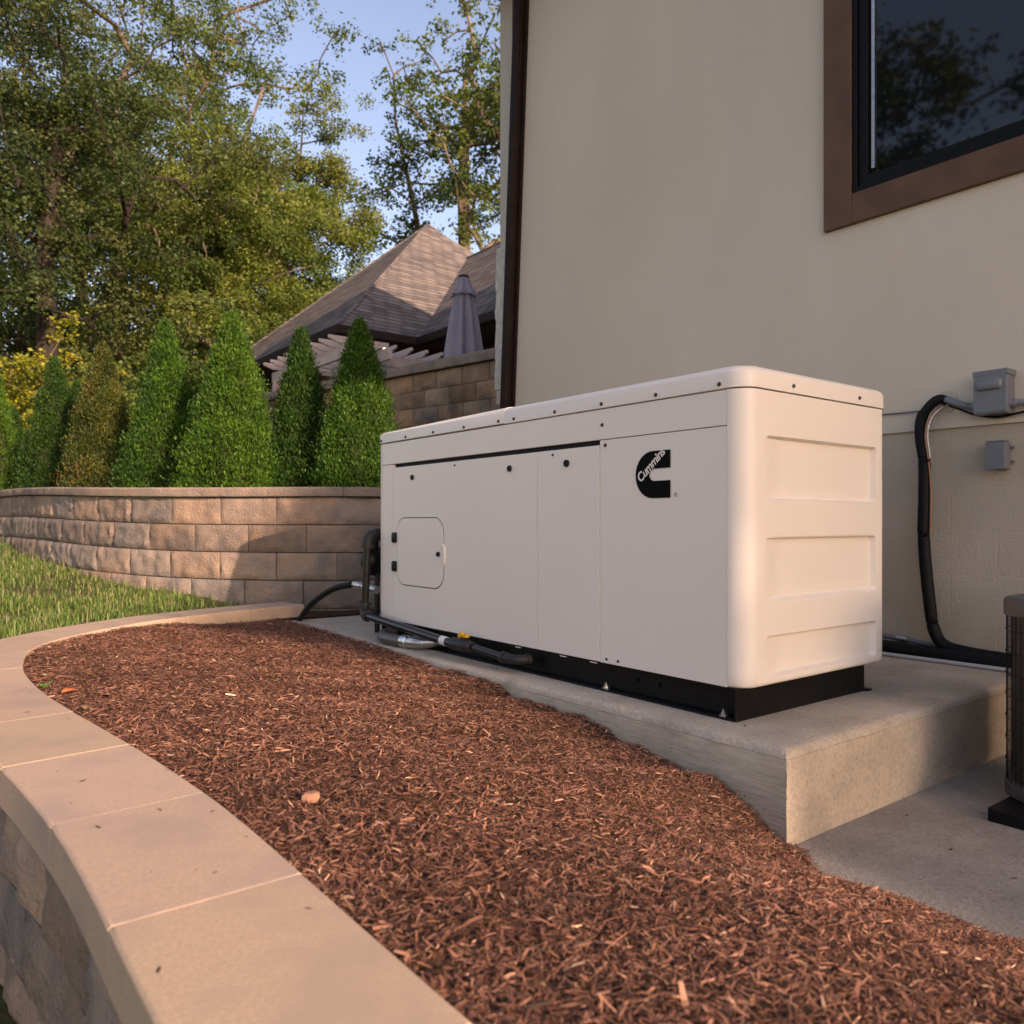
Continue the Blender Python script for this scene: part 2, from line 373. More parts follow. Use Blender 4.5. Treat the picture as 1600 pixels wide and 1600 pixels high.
# pale sand in joints
for i in range(1, k):
    ss = i*L
    if ss > CA[-1]-.1: break
    p, nn = at(CP, CA, ss); t = Vector((nn.y, -nn.x, 0)); rs = []
    for a in np.linspace(-.145, .145, 24):
        w = .0010+.0014*abs(noise.noise(Vector((a*40, ss*9, 0))))*2; q = p+nn*float(a)
        rs.append([(q.x-t.x*w, q.y-t.y*w, .1018), (q.x+t.x*w, q.y+t.y*w, .1018)])
    jm.loft(rs, cap=False, closed=False)
jm.build('joint_sand', mat('pale_joint_sand', (.56, .46, .36), (.44, .34, .25), scale=60, rough=.95), curb)

# ------------------------------------------------------------ split-face block walls
def block_wall(m, bk, P, zs, L, outward=1, nx=12, nz=6, zoff=lambda x, y: 0, s0=0, s1=None, setback=.012, amp=.016, depth=.25, rnd=random):
    A = arclen(P); s1 = s1 or A[-1]
    for ci in range(len(zs)-1):
        zt, zb = zs[ci], zs[ci+1]; s = s0-(L/2 if ci % 2 else 0)-rnd.uniform(0, .03)
        back = -setback*(len(zs)-2-ci)
        while s < s1:
            a, b = max(s, s0), min(s+L, s1); s += L
            if b-a < .05: continue
            g = .0065; pa, na = at(P, A, a+g); pb, nb = at(P, A, b-g)
            tone = rnd.uniform(.74, 1.16); warm = rnd.uniform(-.08, .1); c = (tone*(1+warm), tone, tone*(1-warm*.9))
            nrm = (na+nb).normalized()*outward; d = pb-pa; seed = Vector((rnd.uniform(0, 99), 0, 0))
            vs = []
            for j in range(nz+1):
                v = j/nz
                for i in range(nx+1):
                    u = i/nx; q = pa+d*u; z = zb+.004+(zt-zb-.008)*v
                    e = min(u*(b-a), (1-u)*(b-a), v*(zt-zb), (1-v)*(zt-zb)); ed = min(1, e/.022)
                    hh = noise.noise(Vector((u*(b-a), 0, v*(zt-zb)))*9+seed)*amp*1.2+noise.noise(Vector((u*(b-a), 3, v*(zt-zb)))*30+seed)*amp*.9
                    o_ = back+ed*(.014+hh)-.004
                    vs.append((q.x+nrm.x*o_, q.y+nrm.y*o_, z+zoff(q.x, q.y)))
            fs = [(j*(nx+1)+i, j*(nx+1)+i+1, (j+1)*(nx+1)+i+1, (j+1)*(nx+1)+i) for j in range(nz) for i in range(nx)]
            # skirt to the back
            per = [i for i in range(nx+1)]+[(nx+1)*(j+1)-1 for j in range(1, nz+1)]+[nz*(nx+1)+i for i in range(nx-1, -1, -1)]+[(nx+1)*j for j in range(nz-1, 0, -1)]
            base = len(vs)
            for q in per: v_ = vs[q]; vs.append((v_[0]-nrm.x*.06, v_[1]-nrm.y*.06, v_[2]))
            for w in range(len(per)): w2 = (w+1) % len(per); fs.append((per[w], base+w, base+w2, per[w2]))
            if outward*1 < 0: pass
            m.add(vs, fs, c)
    # backing
    rings = []
    n = 60
    for i in range(n+1):
        ss = s0+(s1-s0)*i/n; p, nn = at(P, A, ss); nn = nn*outward; zo = zoff(p.x, p.y); f = -.04-setback*(len(zs)-2)
        rings.append([(p.x+nn.x*f, p.y+nn.y*f, zs[-1]+zo), (p.x+nn.x*f, p.y+nn.y*f, zs[0]-.004+zo), (p.x-nn.x*depth, p.y-nn.y*depth, zs[0]-.004+zo), (p.x-nn.x*depth, p.y-nn.y*depth, zs[-1]+zo)])
    bk.loft(rings)

def cap_row(m, P, z0, z1, L, outward=1, over=.03, depth=.28, zoff=lambda x, y: 0, s0=0, s1=None, rough=True):
    A = arclen(P); s1 = s1 or A[-1]; s = s0
    while s < s1:
        a, b = s, min(s+L, s1); s += L
        if b-a < .04: continue
        n = 8; tone = random.uniform(.92, 1.2); c = (tone, tone, tone); rings = []
        for i in range(n+1):
            ss = a+.002+(b-a-.004)*i/n; p, nn = at(P, A, ss); nn = nn*outward; zo = zoff(p.x, p.y)
            o1 = over+(.006*noise.noise(p*17) if rough else 0); o2 = over+(.006*noise.noise(p*17+Vector((5, 5, 5))) if rough else 0)
            rings.append([(p.x+nn.x*(o1-.004), p.y+nn.y*(o1-.004), z0+zo), (p.x+nn.x*o1, p.y+nn.y*o1, z0+.01+zo), (p.x+nn.x*o2, p.y+nn.y*o2, z1-.012+zo), (p.x+nn.x*(o2-.012), p.y+nn.y*(o2-.012), z1+zo), (p.x-nn.x*depth, p.y-nn.y*depth, z1+zo), (p.x-nn.x*depth, p.y-nn.y*depth, z0+zo)])
        m.loft(rings, c=c)

# outer split-face blocks below the curb cap
bm_, bk_ = MB(), MB()
CPo = [p+at(CP, CA, a)[1]*.135 for p, a in zip(CP, CA)]
block_wall(bm_, bk_, CPo, [-.002, -.20, -.40, -.60], .42, outward=1, nx=10, nz=5, setback=.0, depth=.27)
bm_.build('curb_blocks', BLOCKM, curb, smooth=True); bk_.build('curb_core', MORT, curb)

low = empty('retaining_wall', (2.3, 6.4, 0), 'low curved retaining wall of tan split-face blocks behind the grass', 'retaining wall')
zo = lambda x, y: .085*float(sstep(6.3, 10.5, y))
m1, k1, c1 = MB(), MB(), MB()
rw = [p for p in wpath]
# travel is far-left -> right, the visible side is on the right of travel
block_wall(m1, k1, rw, [.925, .70, .475, .25, .025, -.20], .505, outward=-1, nx=16, nz=8, zoff=zo, setback=.010, amp=.015)
cap_row(c1, rw, .93, 1.005, .62, outward=-1, over=-.005, zoff=zo)
m1.build('wall_blocks', BLOCKM, low, smooth=True); k1.build('wall_core', MORT, low); c1.build('wall_cap', BLOCKM, low, smooth=True)

up = empty('retaining_wall', (5.1, 10, .9), 'tall upper retaining wall of brown blocks below the umbrella', 'retaining wall', None)
UP = spline([(4.1, 15.4, 0), (4.64, 12.6, 0), (5.62, 7.66, 0), (5.95, 6.0, 0)], 20)
m1, k1, c1 = MB(), MB(), MB()
block_wall(m1, k1, UP, [2.66-.2246*i for i in range(9)], .46, outward=-1, nx=10, nz=5, setback=.006, amp=.018)
cap_row(c1, UP, 2.665, 2.79, .46, outward=-1, over=.03)
m1.build('wall_blocks', mat('brown_split_block', (.42, .26, .155), (.29, .185, .12), scale=5, rough=.93, bump=.9, bscale=55, attr=True, c3=(.10, .085, .075), s3=1.4, spec=.15), up, smooth=True); k1.build('wall_core', MORT, up); c1.build('wall_cap', BLOCKM, up, smooth=True)
o = MB(); pts = [(p.x+.1, p.y, 2.6) for p in UP]; o.add(pts+[(40, 6.0, 2.6), (40, 40, 2.6), (3.9, 40, 2.6)], [tuple(range(len(pts)+3))[::-1]])
o.build('patio', mat('patio_paving', (.25, .21, .18), (.32, .27, .22), scale=3, rough=.9))['kind'] = 'structure'

# ------------------------------------------------------------ mulch bed
zp_y = [-2, 1.25, 1.42, 1.55, 1.73, 2.08, 2.97, 4.0, 5.0, 6]; zp_z = [-.36, -.35, -.305, -.25, -.178, -.126, -.05, -.012, .004, .012]
def mulch_z(x, y):
    zp = np.interp(y, zp_y, zp_z)+(.014*np.sin(y*8.3+.5)+.010*np.sin(y*19+1)+.006*np.sin(y*37))*sstep(3.9, 3.2, y)
    zc = .087-.085*sstep(1.2, 2.1, x)*sstep(4.4, 5.3, y)
    u = np.clip((x-.5)/(2.22-.5), 0, 1.3)
    z = zc+(zp-zc)*u**2.0
    return z+.007*np.sin(x*9+1.3*np.sin(y*5))*np.sin(y*7.7+x*3)*np.clip(1-abs(u-.5)*1.6, .15, 1)
cin = np.array([[*(p-at(CP, CA, a)[1]*.15)[:2]] for p, a in zip(CP, CA)])
cinner = np.array([[p.x, p.y] for p in CP])
def in_bed(x, y, pad_ok=0.0):
    """right of curb centre line, not on the pad"""
    d = np.full(x.shape, 9.0)
    for i in range(0, len(cinner), 2):
        d = np.minimum(d, (x-cinner[i, 0])**2+(y-cinner[i, 1])**2)
    xc = np.interp(y, [-2, 2.15, 3, 3.6, 4.1, 4.6, 5.1, 5.47, 5.66, 5.8, 5.9], [.41, .385, .295, .262, .28, .40, .70, 1.18, 1.62, 2.07, 2.4])
    ok = (x > xc) & (np.sqrt(d) > .152)
    return ok & ~((x > 2.225+pad_ok) & (y > 1.455)) & (x < np.where(y < 1.46, 2.24+.02*np.sin(y*9)+.02*np.sin(y*23), 9)) & (y < 5.75)
xs = np.arange(.26, 2.5, .02); ys = np.arange(-1.3, 5.95, .02)
XX, YY = np.meshgrid(xs, ys); ZZ = mulch_z(XX, YY)-.004+RNG.normal(0, .0035, XX.shape)
ZZ = np.where((XX > 2.23) & (YY > 1.45), np.minimum(ZZ, -.03), ZZ)
V = np.stack([XX.ravel(), YY.ravel(), ZZ.ravel()], 1)
idx = np.arange(XX.size).reshape(XX.shape)
F = np.stack([idx[:-1, :-1].ravel(), idx[:-1, 1:].ravel(), idx[1:, 1:].ravel(), idx[1:, :-1].ravel()], 1)
cxy = V[F].mean(1)
xc = np.interp(cxy[:, 1], [-2, 2.15, 3, 3.6, 4.1, 4.6, 5.1, 5.47, 5.66, 5.8, 5.9], [.41, .385, .295, .262, .28, .40, .70, 1.18, 1.62, 2.07, 2.4])
F = F[cxy[:, 0] > xc-.05]
bed = big_mesh('mulch_bed', V, F, np.ones((len(F), 3)), SOIL, smooth=True); bed['kind'] = 'structure'

def chips():
    N = 380000
    # denser close to the camera
    y = -1.0+6.8*RNG.random(N)**1.25; x = .42+1.9*RNG.random(N)
    pc = RNG.random(N) < 1
    ok = in_bed(x, y, .012); x, y = x[ok], y[ok]
    edge = RNG.random(len(x)) < 1
    n = len(x); big = RNG.random(n)
    ln = .006+.021*RNG.random(n)**1.8+.032*(big > .965)*RNG.random(n); wd = ln*(.06+.15*RNG.random(n)**1.6)+.0006; th = wd*(.2+.3*RNG.random(n))
    th = np.minimum(th*.4, .0012); thin = RNG.random(n) < .12; ln = np.where(thin, ln*1.9+.008, ln); wd = np.where(thin, .0009+.0008*RNG.random(n), wd)
    z = mulch_z(x, y)+RNG.random(n)**1.3*.011
    yaw = RNG.random(n)*2*PI; pit = RNG.normal(0, .28, n); rol = RNG.normal(0, .5, n)
    d = np.stack([np.cos(yaw)*np.cos(pit), np.sin(yaw)*np.cos(pit), np.sin(pit)], 1)
    sd = np.stack([-np.sin(yaw), np.cos(yaw), np.zeros(n)], 1); u = np.cross(d, sd)
    s2 = sd*np.cos(rol)[:, None]+u*np.sin(rol)[:, None]; u2 = np.cross(d, s2)
    P = np.stack([x, y, z], 1); L2 = ln[:, None]/2; Wd = wd[:, None]/2; T = th[:, None]
    bend = (RNG.normal(0, .05, n)*ln)[:, None]; tp0 = (.25+.6*RNG.random(n))[:, None]; tp1 = (.15+.6*RNG.random(n))[:, None]
    off = s2*bend
    v = np.stack([P-d*L2-s2*Wd*tp0, P-d*L2+s2*Wd*tp0, P-s2*Wd+off+u2*T, P+s2*Wd+off+u2*T*.6, P+d*L2-s2*Wd*tp1, P+d*L2+s2*Wd*tp1,
                  P-u2*T+off], 1)
    b = (np.arange(n)*7)[:, None]
    f = np.stack([b+[0, 1, 3, 2], b+[2, 3, 5, 4], b+[0, 2, 6, 0], b+[1, 6, 3, 1]], 1)[:, :2].reshape(-1, 4)
    tri = None
    pal = np.array([(.215, .10, .064), (.155, .07, .045), (.095, .043, .03), (.30, .155, .10), (.045, .024, .018), (.50, .31, .20)])
    pi = RNG.choice(6, n, p=[.33, .26, .18, .14, .07, .02])
    patch = 1+.16*np.sin(x*4.1+2*np.sin(y*2.3))*np.sin(y*5.3+x*2.1)+.12*np.sin(x*13+y*7)*np.sin(y*11-x*5)
    c = pal[pi]*(.8+.4*RNG.random((n, 1)))*patch[:, None]; c = np.clip(c, 0, 1)
    big_c = np.repeat(c, 2, 0)
    o = big_mesh('mulch', v.reshape(-1, 3), f, big_c, CHIP)
    tag(o, 'red-brown shredded bark mulch spread over the bed', 'mulch', kind='stuff')
chips()

# ------------------------------------------------------------ grass
def grass(name, pts, hmin, hmax, pal, label, wid=.0035):
    n = len(pts); h = hmin+(hmax-hmin)*RNG.random(n)**1.6; yaw = RNG.random(n)*2*PI; lean = np.abs(RNG.normal(.35, .35, n))
    d = np.stack([np.cos(yaw), np.sin(yaw), np.zeros(n)], 1); s_ = np.stack([-np.sin(yaw), np.cos(yaw), np.zeros(n)], 1)
    w = (wid*(.6+.8*RNG.random(n)))[:, None]; H = h[:, None]; Z = np.array([0, 0, 1.])
    m = pts+d*H*lean[:, None]*.35+Z*H*.6; t = pts+d*H*lean[:, None]+Z*H*(1-.25*lean[:, None])
    v = np.stack([pts-s_*w, pts+s_*w, m+s_*w*.8, m-s_*w*.8, t+s_*w*.12, t-s_*w*.12], 1); b = (np.arange(n)*6)[:, None]
    f = np.stack([b+[0, 1, 2, 3], b+[3, 2, 4, 5]], 1).reshape(-1, 4)
    c = np.array(pal)[RNG.integers(0, len(pal), n)]*(.75+.5*RNG.random((n, 1)))
    o = big_mesh(name, v.reshape(-1, 3), f, np.repeat(c, 2, 0), GRASSM); tag(o, label, 'grass', kind='stuff'); return o
N = 190000
x = -1.6+4.6*RNG.random(N); y = 4.2+7.2*RNG.random(N)
wx = np.array([p.x for p in wpath]); wy = np.array([p.y for p in wpath]); o_ = np.argsort(wy)
xw = np.interp(y, wy[o_], wx[o_])
d = np.full(N, 9.0)
for i in range(0, len(cinner), 2): d = np.minimum(d, (x-cinner[i, 0])**2+(y-cinner[i, 1])**2)
xcb = np.interp(x, cinner[:, 0][200:], cinner[:, 1][200:])
ok = (x < xw-.01) & (np.sqrt(d) > .158) & ((y > np.interp(x, [.26, .40, .70, 1.18, 1.62, 2.07, 2.4], [4.0, 4.63, 5.08, 5.47, 5.66, 5.8, 5.87])) | (x < .12))
dens = .14+.86*sstep(-.35, .35, np.sin(x*3.1+1)*np.sin(y*2.7)+np.sin(x*7+y*5)*.4)
ok &= RNG.random(N) < dens
x, y = x[ok], y[ok]
pts = np.stack([x, y, lawn_z(x, y)+lawn_noise(x, y)-.004], 1)
grass('grass', pts, .02, .08, [(.10, .17, .03), (.14, .22, .045), (.07, .13, .025), (.20, .26, .07), (.28, .25, .12), (.08, .15, .03), (.06, .12, .02)], 'rough green lawn grass between the curb and the low block wall')
sel = RNG.random(len(pts)) < .03
grass('tall_grass', pts[sel], .08, .17, [(.20, .26, .07), (.28, .25, .12), (.12, .20, .04)], 'scattered taller pale grass blades standing out of the lawn', wid=.0025)
# ------------------------------------------------------------ generator
gen = empty('generator', (2.88, 3.1, 0), 'large beige standby generator cabinet on a black steel skid with a black C logo', 'generator')
XF, XB, YN, YF, ZB, ZS = 2.385, 3.405, 1.735, 4.468, .12, 1.203
def rrect(x0, x1, y0, y1, rs, n=8):
    """ccw from corner (x0,y0); rs = radii for corners (x0y0, x1y0, x1y1, x0y1)"""
    out = []
    for (cx, cy, a0, r) in ((x0+rs[0], y0+rs[0], PI, rs[0]), (x1-rs[1], y0+rs[1], 1.5*PI, rs[1]), (x1-rs[2], y1-rs[2], 0, rs[2]), (x0+rs[3], y1-rs[3], .5*PI, rs[3])):
        for i in range(n+1):
            a = a0+.5*PI*i/n; out.append((cx+r*math.cos(a), cy+r*math.sin(a)))
    return out
# inner dark body
o = MB(); o.box(XF+.022, XB-.01, 1.84, 4.40, ZB+.005, ZS); o.build('inner_frame', DARKIN, gen)
# near end cap: rounded sides plus recessed face
def end_cap():
    R = .078; m = MB()
    zs = [ZB, ZB+.003, ZB+.012, ZB+.05, .5, 1.0, ZS]; ins = [.014, .006, 0, 0, 0, 0, 0]
    # left rounded corner with returns
    def ring(d, z):
        pts = [(XF+.02, 1.8115)] if d == 0 else [(XF+.02, 1.8115)]
        pts += [(XF+d, 1.8115)]
        for i in range(13):
            a = PI+.5*PI*i/12; pts.append((XF+R+(R-d)*math.cos(a), YN+R+(R-d)*math.sin(a)))
        return [(x, y, z) for x, y in pts]
    m.loft([ring(d, z) for d, z in zip(ins, zs)], cap=False, closed=False)
    def ring2(d, z):
        pts = []
        for i in range(13):
            a = 1.5*PI+.5*PI*i/12; pts.append((XB-R+(R-d)*math.cos(a), YN+R+(R-d)*math.sin(a)))
        pts += [(XB-d, 1.85), (XB-.02, 1.85)]
        return [(x, y, z) for x, y in pts]
    m.loft([ring2(d, z) for d, z in zip(ins, zs)], cap=False, closed=False)
    xa, xb = XF+R, XB-R
    nx, nz = 170, 250
    xs = np.linspace(xa, xb, nx); zz = np.concatenate([[ZB, ZB+.003, ZB+.012], np.linspace(ZB+.018, ZS, nz-3)])
    X, Z = np.meshgrid(xs, zz)
    dep = np.zeros_like(X)
    for z0, z1 in ((.80, 1.037), (.428, .663), (.150, .302)):
        x0, x1 = 2.512, 3.298; cx, cz = (x0+x1)/2, (z0+z1)/2; hx, hz = (x1-x0)/2-.02, (z1-z0)/2-.02
        qx, qz = np.abs(X-cx)-hx, np.abs(Z-cz)-hz
        sd = np.hypot(np.maximum(qx, 0), np.maximum(qz, 0))+np.minimum(np.maximum(qx, qz), 0)-.02
        top = (Z > cz) & (qz > qx)
        wdt = np.where(top, .005, .011)
        dep = np.maximum(dep, .025*sstep(0, 1, np.clip(-sd/wdt, 0, 1))*(.45+.55*sstep(x0, x0+.12, X)))
    ed = np.array([.014, .006, 0]+[0]*(nz-3))[:, None]
    Y = YN+dep+ed
    V = np.stack([X.ravel(), Y.ravel(), Z.ravel()], 1); idx = np.arange(X.size).reshape(X.shape)
    F = np.stack([idx[:-1, :-1].ravel(), idx[:-1, 1:].ravel(), idx[1:, 1:].ravel(), idx[1:, :-1].ravel()], 1)
    m.add([tuple(v) for v in V], [tuple(int(q) for q in f) for f in F])
    m.add([(XF+.01, 1.80, ZB+.0005), (XF+R, YN+.014, ZB), (XB-R, YN+.014, ZB), (XB-.014, YN+R, ZB), (XB-.014, 1.84, ZB), (XF+.02, 1.84, ZB)], [(5, 4, 3, 2, 1, 0)])
    ob = m.build('end_panel', PAINT, gen, smooth=True)
    ob.data.attributes
    bmx = bmesh.new(); bmx.from_mesh(ob.data); bmesh.ops.remove_doubles(bmx, verts=bmx.verts, dist=.0002); bmesh.ops.recalc_face_normals(bmx, faces=bmx.faces); bmx.to_mesh(ob.data); bmx.free()
    # far end cap
    m = MB(); rr = rrect(XF, XB, 4.30, YF, (.001, .001, .05, .05)); 
    m.loft([[(x, y, z) for x, y in rr if y > 4.4125] for z in (ZB, ZS)], cap=True)
    m.build('end_panel', PAINT, gen, smooth=True)
    m = MB(); m.box(XB-.02, XB, 1.852, 4.41, ZB, ZS); m.build('rear_panel', PAINT, gen, bevel=.002)
end_cap()
def panel(name, y0, y1, z0, z1, x=XF, th=.018, bev=.0022):
    m = MB(); m.box(x, x+th, y0, y1, z0, z1); return m.build(name, PAINT, gen, bevel=bev, bseg=3)
panel('top_rail', 1.8145, 4.411, 1.0735, ZS)
panel('corner_strip', 4.2705, 4.411, ZB, 1.0705)
big_door = panel('access_door', 2.8945, 4.2665, ZB+.002, 1.050, x=XF-.0015)
nar_door = panel('access_door', 2.4765, 2.8915, ZB+.002, 1.0505, x=XF-.0015)
fix_panel = panel('side_panel', 1.8145, 2.4735, ZB, 1.0705)
# hatch in the big door
def rr_slab(m, y0, y1, z0, z1, r, xa, xb, c=None):
    pts = rrect(y0, y1, z0, z1, (r,)*4, 8)
    m.loft([[(xb, y, z) for y, z in pts], [(xa+.0015, y, z) for y, z in pts], [(xa, y+(-.0015 if y > (y0+y1)/2 else .0015), z+(-.0015 if z > (z0+z1)/2 else .0015)) for y, z in pts]], c=c)
gap = MB(); rr_slab(gap, 3.700, 4.229, .344, .750, .096, XF-.0021, XF+.002); gap.build('hatch_gap_shade', mat('gap_shadow', (.05, .04, .035), rough=.8), big_door)  # dark slab stands in for the shaded gap round the hatch
hm = MB(); rr_slab(hm, 3.7065, 4.2225, .3505, .7435, .09, XF-.0048, XF+.002); hatch = hm.build('hatch', PAINT, big_door)
for z in (.628, .455):
    h = MB(); rr_slab(h, 4.219, 4.268, z-.031, z+.031, .012, XF-.016, XF+.001); h.build('hinge', BLACKP, hatch, smooth=True)
def latch(y, z, r, parent, x=XF):
    m = MB()
    n = 24
    def ring(rr, xx): return [(xx, y+rr*math.cos(2*PI*i/n), z+rr*math.sin(2*PI*i/n)) for i in range(n)]
    m.loft([ring(r, x+.001), ring(r, x-.007), ring(r*.86, x-.0095), ring(r*.62, x-.0095), ring(r*.55, x-.006)])
    m.box(x-.0095, x-.0055, y-r*.42, y+r*.42, z-r*.13, z+r*.13)
    return m.build('latch', BLACKP, parent, smooth=True)
latch(3.752, .542, .0135, hatch, XF-.006)
pm = MB(); pp = [(3.706, .60), (3.690, .585), (3.686, .565), (3.685, .52), (3.690, .49), (3.706, .475)]
pm.loft([[(XF-.0015, y, z) for y, z in pp], [(XF-.010, y+.003, z) for y, z in pp]]); pm.build('finger_pull', PAINT, hatch, smooth=True)
latch(4.04, .982, .0155, big_door, XF-.001); latch(3.106, .984, .0155, big_door, XF-.001); latch(2.685, .985, .0165, nar_door, XF-.001)
# screws
def screw_mesh(y, z, parent, x=XF, r=.0075, ax=0, xx=None):
    m = MB(); n = 8
    def ring(rr, d): 
        if ax == 0: return [(x-d, y+rr*math.cos(2*PI*i/n+.3), z+rr*math.sin(2*PI*i/n+.3)) for i in range(n)]
        return [(xx+rr*math.cos(2*PI*i/n+.3), x-d, z+rr*math.sin(2*PI*i/n+.3)) for i in range(n)]
    m.loft([ring(r*1.15, -.001), ring(r*1.15, .0015), ring(r*.8, .002), ring(r*.75, .006), ring(r*.45, .0075)])
    return m.build('screw', SCREWM, parent, smooth=True)
# lid, two overlapping pieces
def lid(y0, y1, rs, dz, step):
    m = MB(); x0, x1 = XF-.005, XB+.004
    prof = [(.004, 1.2065), (0, 1.2085), (0, 1.262), (.003, 1.272), (.010, 1.280), (.022, 1.2875), (.045, 1.2925), (.10, 1.297), (.25, 1.303), (.48, 1.306)]
    rings = []
    for d, z in prof:
        dy0 = d if rs[0] > .01 else 0; dy1 = d if rs[2] > .01 else 0
        dx = min(d, .49)
        ya, yb = y0+min(dy0, .6), y1-min(dy1, .6)
        rr = rrect(x0+dx, x1-dx, ya, yb, [max(r-d*.5, .004) for r in rs], 8)
        def zz(x, y, z):
            if z > 1.27 and y > 4.30 and step: return z-.014*float(sstep(4.30, 4.33, y))
            return z
        rings.append([(x, y, zz(x, y, z)+dz) for x, y in rr])
    m.loft(rings)
    return m.build('lid', PAINT, gen, smooth=True)
lid_n = lid(YN-.005, 3.149, (.082, .082, .004, .004), 0, False)
lid_f = lid(3.146, YF+.005, (.004, .004, .055, .055), .003, True)
for y in (1.843, 2.151, 2.459, 2.764, 3.07): screw_mesh(y, 1.225, lid_n, XF-.005)
for xx in (2.677, 3.151): screw_mesh(0, 1.234, lid_n, YN-.005, ax=1, xx=xx)
for y in (3.195, 3.502, 3.808, 4.114, 4.413): screw_mesh(y, 1.225, lid_f, XF-.005)
screw_mesh(2.459, 1.136, gen.children[0] if False else bpy.data.objects['top_rail'])
screw_mesh(2.44, 1.048, fix_panel); screw_mesh(2.432, .1385, fix_panel, r=.0055); screw_mesh(2.364, .1385, fix_panel, r=.0055)
screw_mesh(3.594, 1.028, big_door, r=.006); screw_mesh(2.782, 1.029, nar_door, r=.006)
# small tabs under the doors
for y in (2.52, 2.72, 3.05):
    m = MB(); m.box(XF+.004, XF+.02, y-.02, y+.02, ZB-.010, ZB-.006); m.build('door_tab', PAINT, gen)
# skid
sk = MB()
sk.box(2.379, 3.262, 1.769, 1.776, .002, .1195)
sk.box(2.379, 3.262, 4.40, 4.407, .002, .1195)
sk.box(2.379, 2.44, 1.7765, 4.3995, .002, .009); sk.box(2.3785+.05, 2.436, 1.7765, 4.3995, .0095, .112); sk.box(2.385+.005, 2.44, 1.7765, 4.3995, .1125, .1195)
sk.box(3.2, 3.26, 1.7765, 4.3995, .002, .1195)
sk.box(3.262, 3.30, 1.755, 1.80, .002, .009)
skid = sk.build('skid', BLACKM, gen, bevel=.0015)
for y in (1.842, 2.456, 3.9):
    m = MB(); m.cyl((2.404, y, .009), (2.404, y, .0125), .017, 16); m.cyl((2.404, y, .0125), (2.404, y, .022), .0105, 6); m.cyl((2.404, y, .022), (2.404, y, .034), .0055, 8)
    m.build('anchor_bolt', ZINC, skid, smooth=True)
for y in (2.18, 2.30):
    m = MB(); m.cyl((2.429, y, .065), (2.421, y, .065), .011, 12); m.build('plug', BLACKM, skid, smooth=True)
# logo
def ybar(u): return 2.262+(2.078-2.262)*u     # u 0..1 left to right
def logo():
    H0, H1 = .816, 1.004; Wd = .185; n = 20; x = XF-.0028
    def P(u, v): return (x, ybar(u), H0+(H1-H0)*v)
    # outline of a C: right edge, slot, rounded left
    out = [(1, 1)]
    cxr, cy = .50, .5; rx_, ry_ = .50, .5
    out.append((.50, 1))
    for i in range(1, 2*n): a = .5*PI+PI*i/(2*n); out.append((cxr+rx_*math.cos(a), cy+ry_*math.sin(a)))
    out += [(.50, 0), (1, 0), (1, .365)]
    out.append((.55, .365))
    for i in range(1, 2*n): a = 1.5*PI-PI*i/(2*n); out.append((.55+.145*math.cos(a), .495+.13*math.sin(a)))
    out += [(.55, .625), (1, .625)]
    m = MB(); m.add([P(u, v) for u, v in out], [tuple(range(len(out)))])
    lg = m.build('logo', DECAL, fix_panel)
    bmx = bmesh.new(); bmx.from_mesh(lg.data); bmesh.ops.triangulate(bmx, faces=bmx.faces); bmx.to_mesh(lg.data); bmx.free()
    def text(body, size, u, v, rot, mt, nm, xo, off=0, shear=0, sx=1, parent=lg):
        cu = bpy.data.curves.new(nm, 'FONT'); cu.body = body; cu.size = size; cu.offset = off; cu.shear = shear; cu.space_character = .93; cu.align_x = 'CENTER'; cu.align_y = 'CENTER'
        to = bpy.data.objects.new(nm, cu); COL.objects.link(to); dg = bpy.context.evaluated_depsgraph_get(); me = bpy.data.meshes.new_from_object(to.evaluated_get(dg))
        COL.objects.unlink(to); bpy.data.objects.remove(to)
        for vv in me.vertices:
            a, b = vv.co.x*sx, vv.co.y
            a, b = a*math.cos(rot)-b*math.sin(rot), a*math.sin(rot)+b*math.cos(rot)
            p = Vector(P(u, v)); vv.co = (xo-gen.location.x, p.y-a-gen.location.y, p.z+b-gen.location.z)
        me.materials.clear(); me.materials.append(mt)
        ob = bpy.data.objects.new(nm, me); COL.objects.link(ob); ob.parent = parent; return ob
    text('Cummins', .052, .455, .70, math.radians(40.5), PAINT, 'lettering', x-.0012, off=.0011, shear=.12, sx=.93)
    text('R', .011, 1.145, .06, 0, DECAL, 'registered_mark', x, off=.0002)
    m = MB(); p = P(1.145, .06); ro, ri = .0085, .0073; rg = 24
    vs = [(x, p[1]+r*math.cos(2*PI*i/rg), p[2]+r*math.sin(2*PI*i/rg)) for r in (ro, ri) for i in range(rg)]
    m.add(vs, [(i, (i+1) % rg, rg+(i+1) % rg, rg+i) for i in range(rg)]); m.build('registered_ring', DECAL, lg)
logo()

# ------------------------------------------------------------ gas pipe and conduits
PX = 2.30
gp = empty('gas_pipe', (PX, 3.8, .1), 'black iron gas pipe with elbows running along the cabinet base, feeding a yellow-handled valve', 'gas pipe')
m = MB(); m.cyl((2.32, 4.515, .20), (2.33, 4.50, .58), .024, 16); m.cyl((PX, 4.47, .142), (PX+.005, 3.50, .083), .024, 16)
m.cyl((PX+.01, 3.36, .088), (PX+.015, 3.05, .068), .018, 16); m.build('pipe', PIPEM, gp, smooth=True)
def elbow(pa, pc, pb, r, name='elbow'):
    m = MB(); m.tube(spline([pa, Vector(pa).lerp(Vector(pc), .6), Vector(pb).lerp(Vector(pc), .6), pb], 6), r, 16)
    for a, b in ((pa, pc), (pb, pc)):
        a, b = Vector(a), Vector(b); d = (b-a).normalized(); m.cyl(a-d*.004, a+d*.018, r*1.22, 16)
    return m.build(name, FITM, gp, smooth=True)
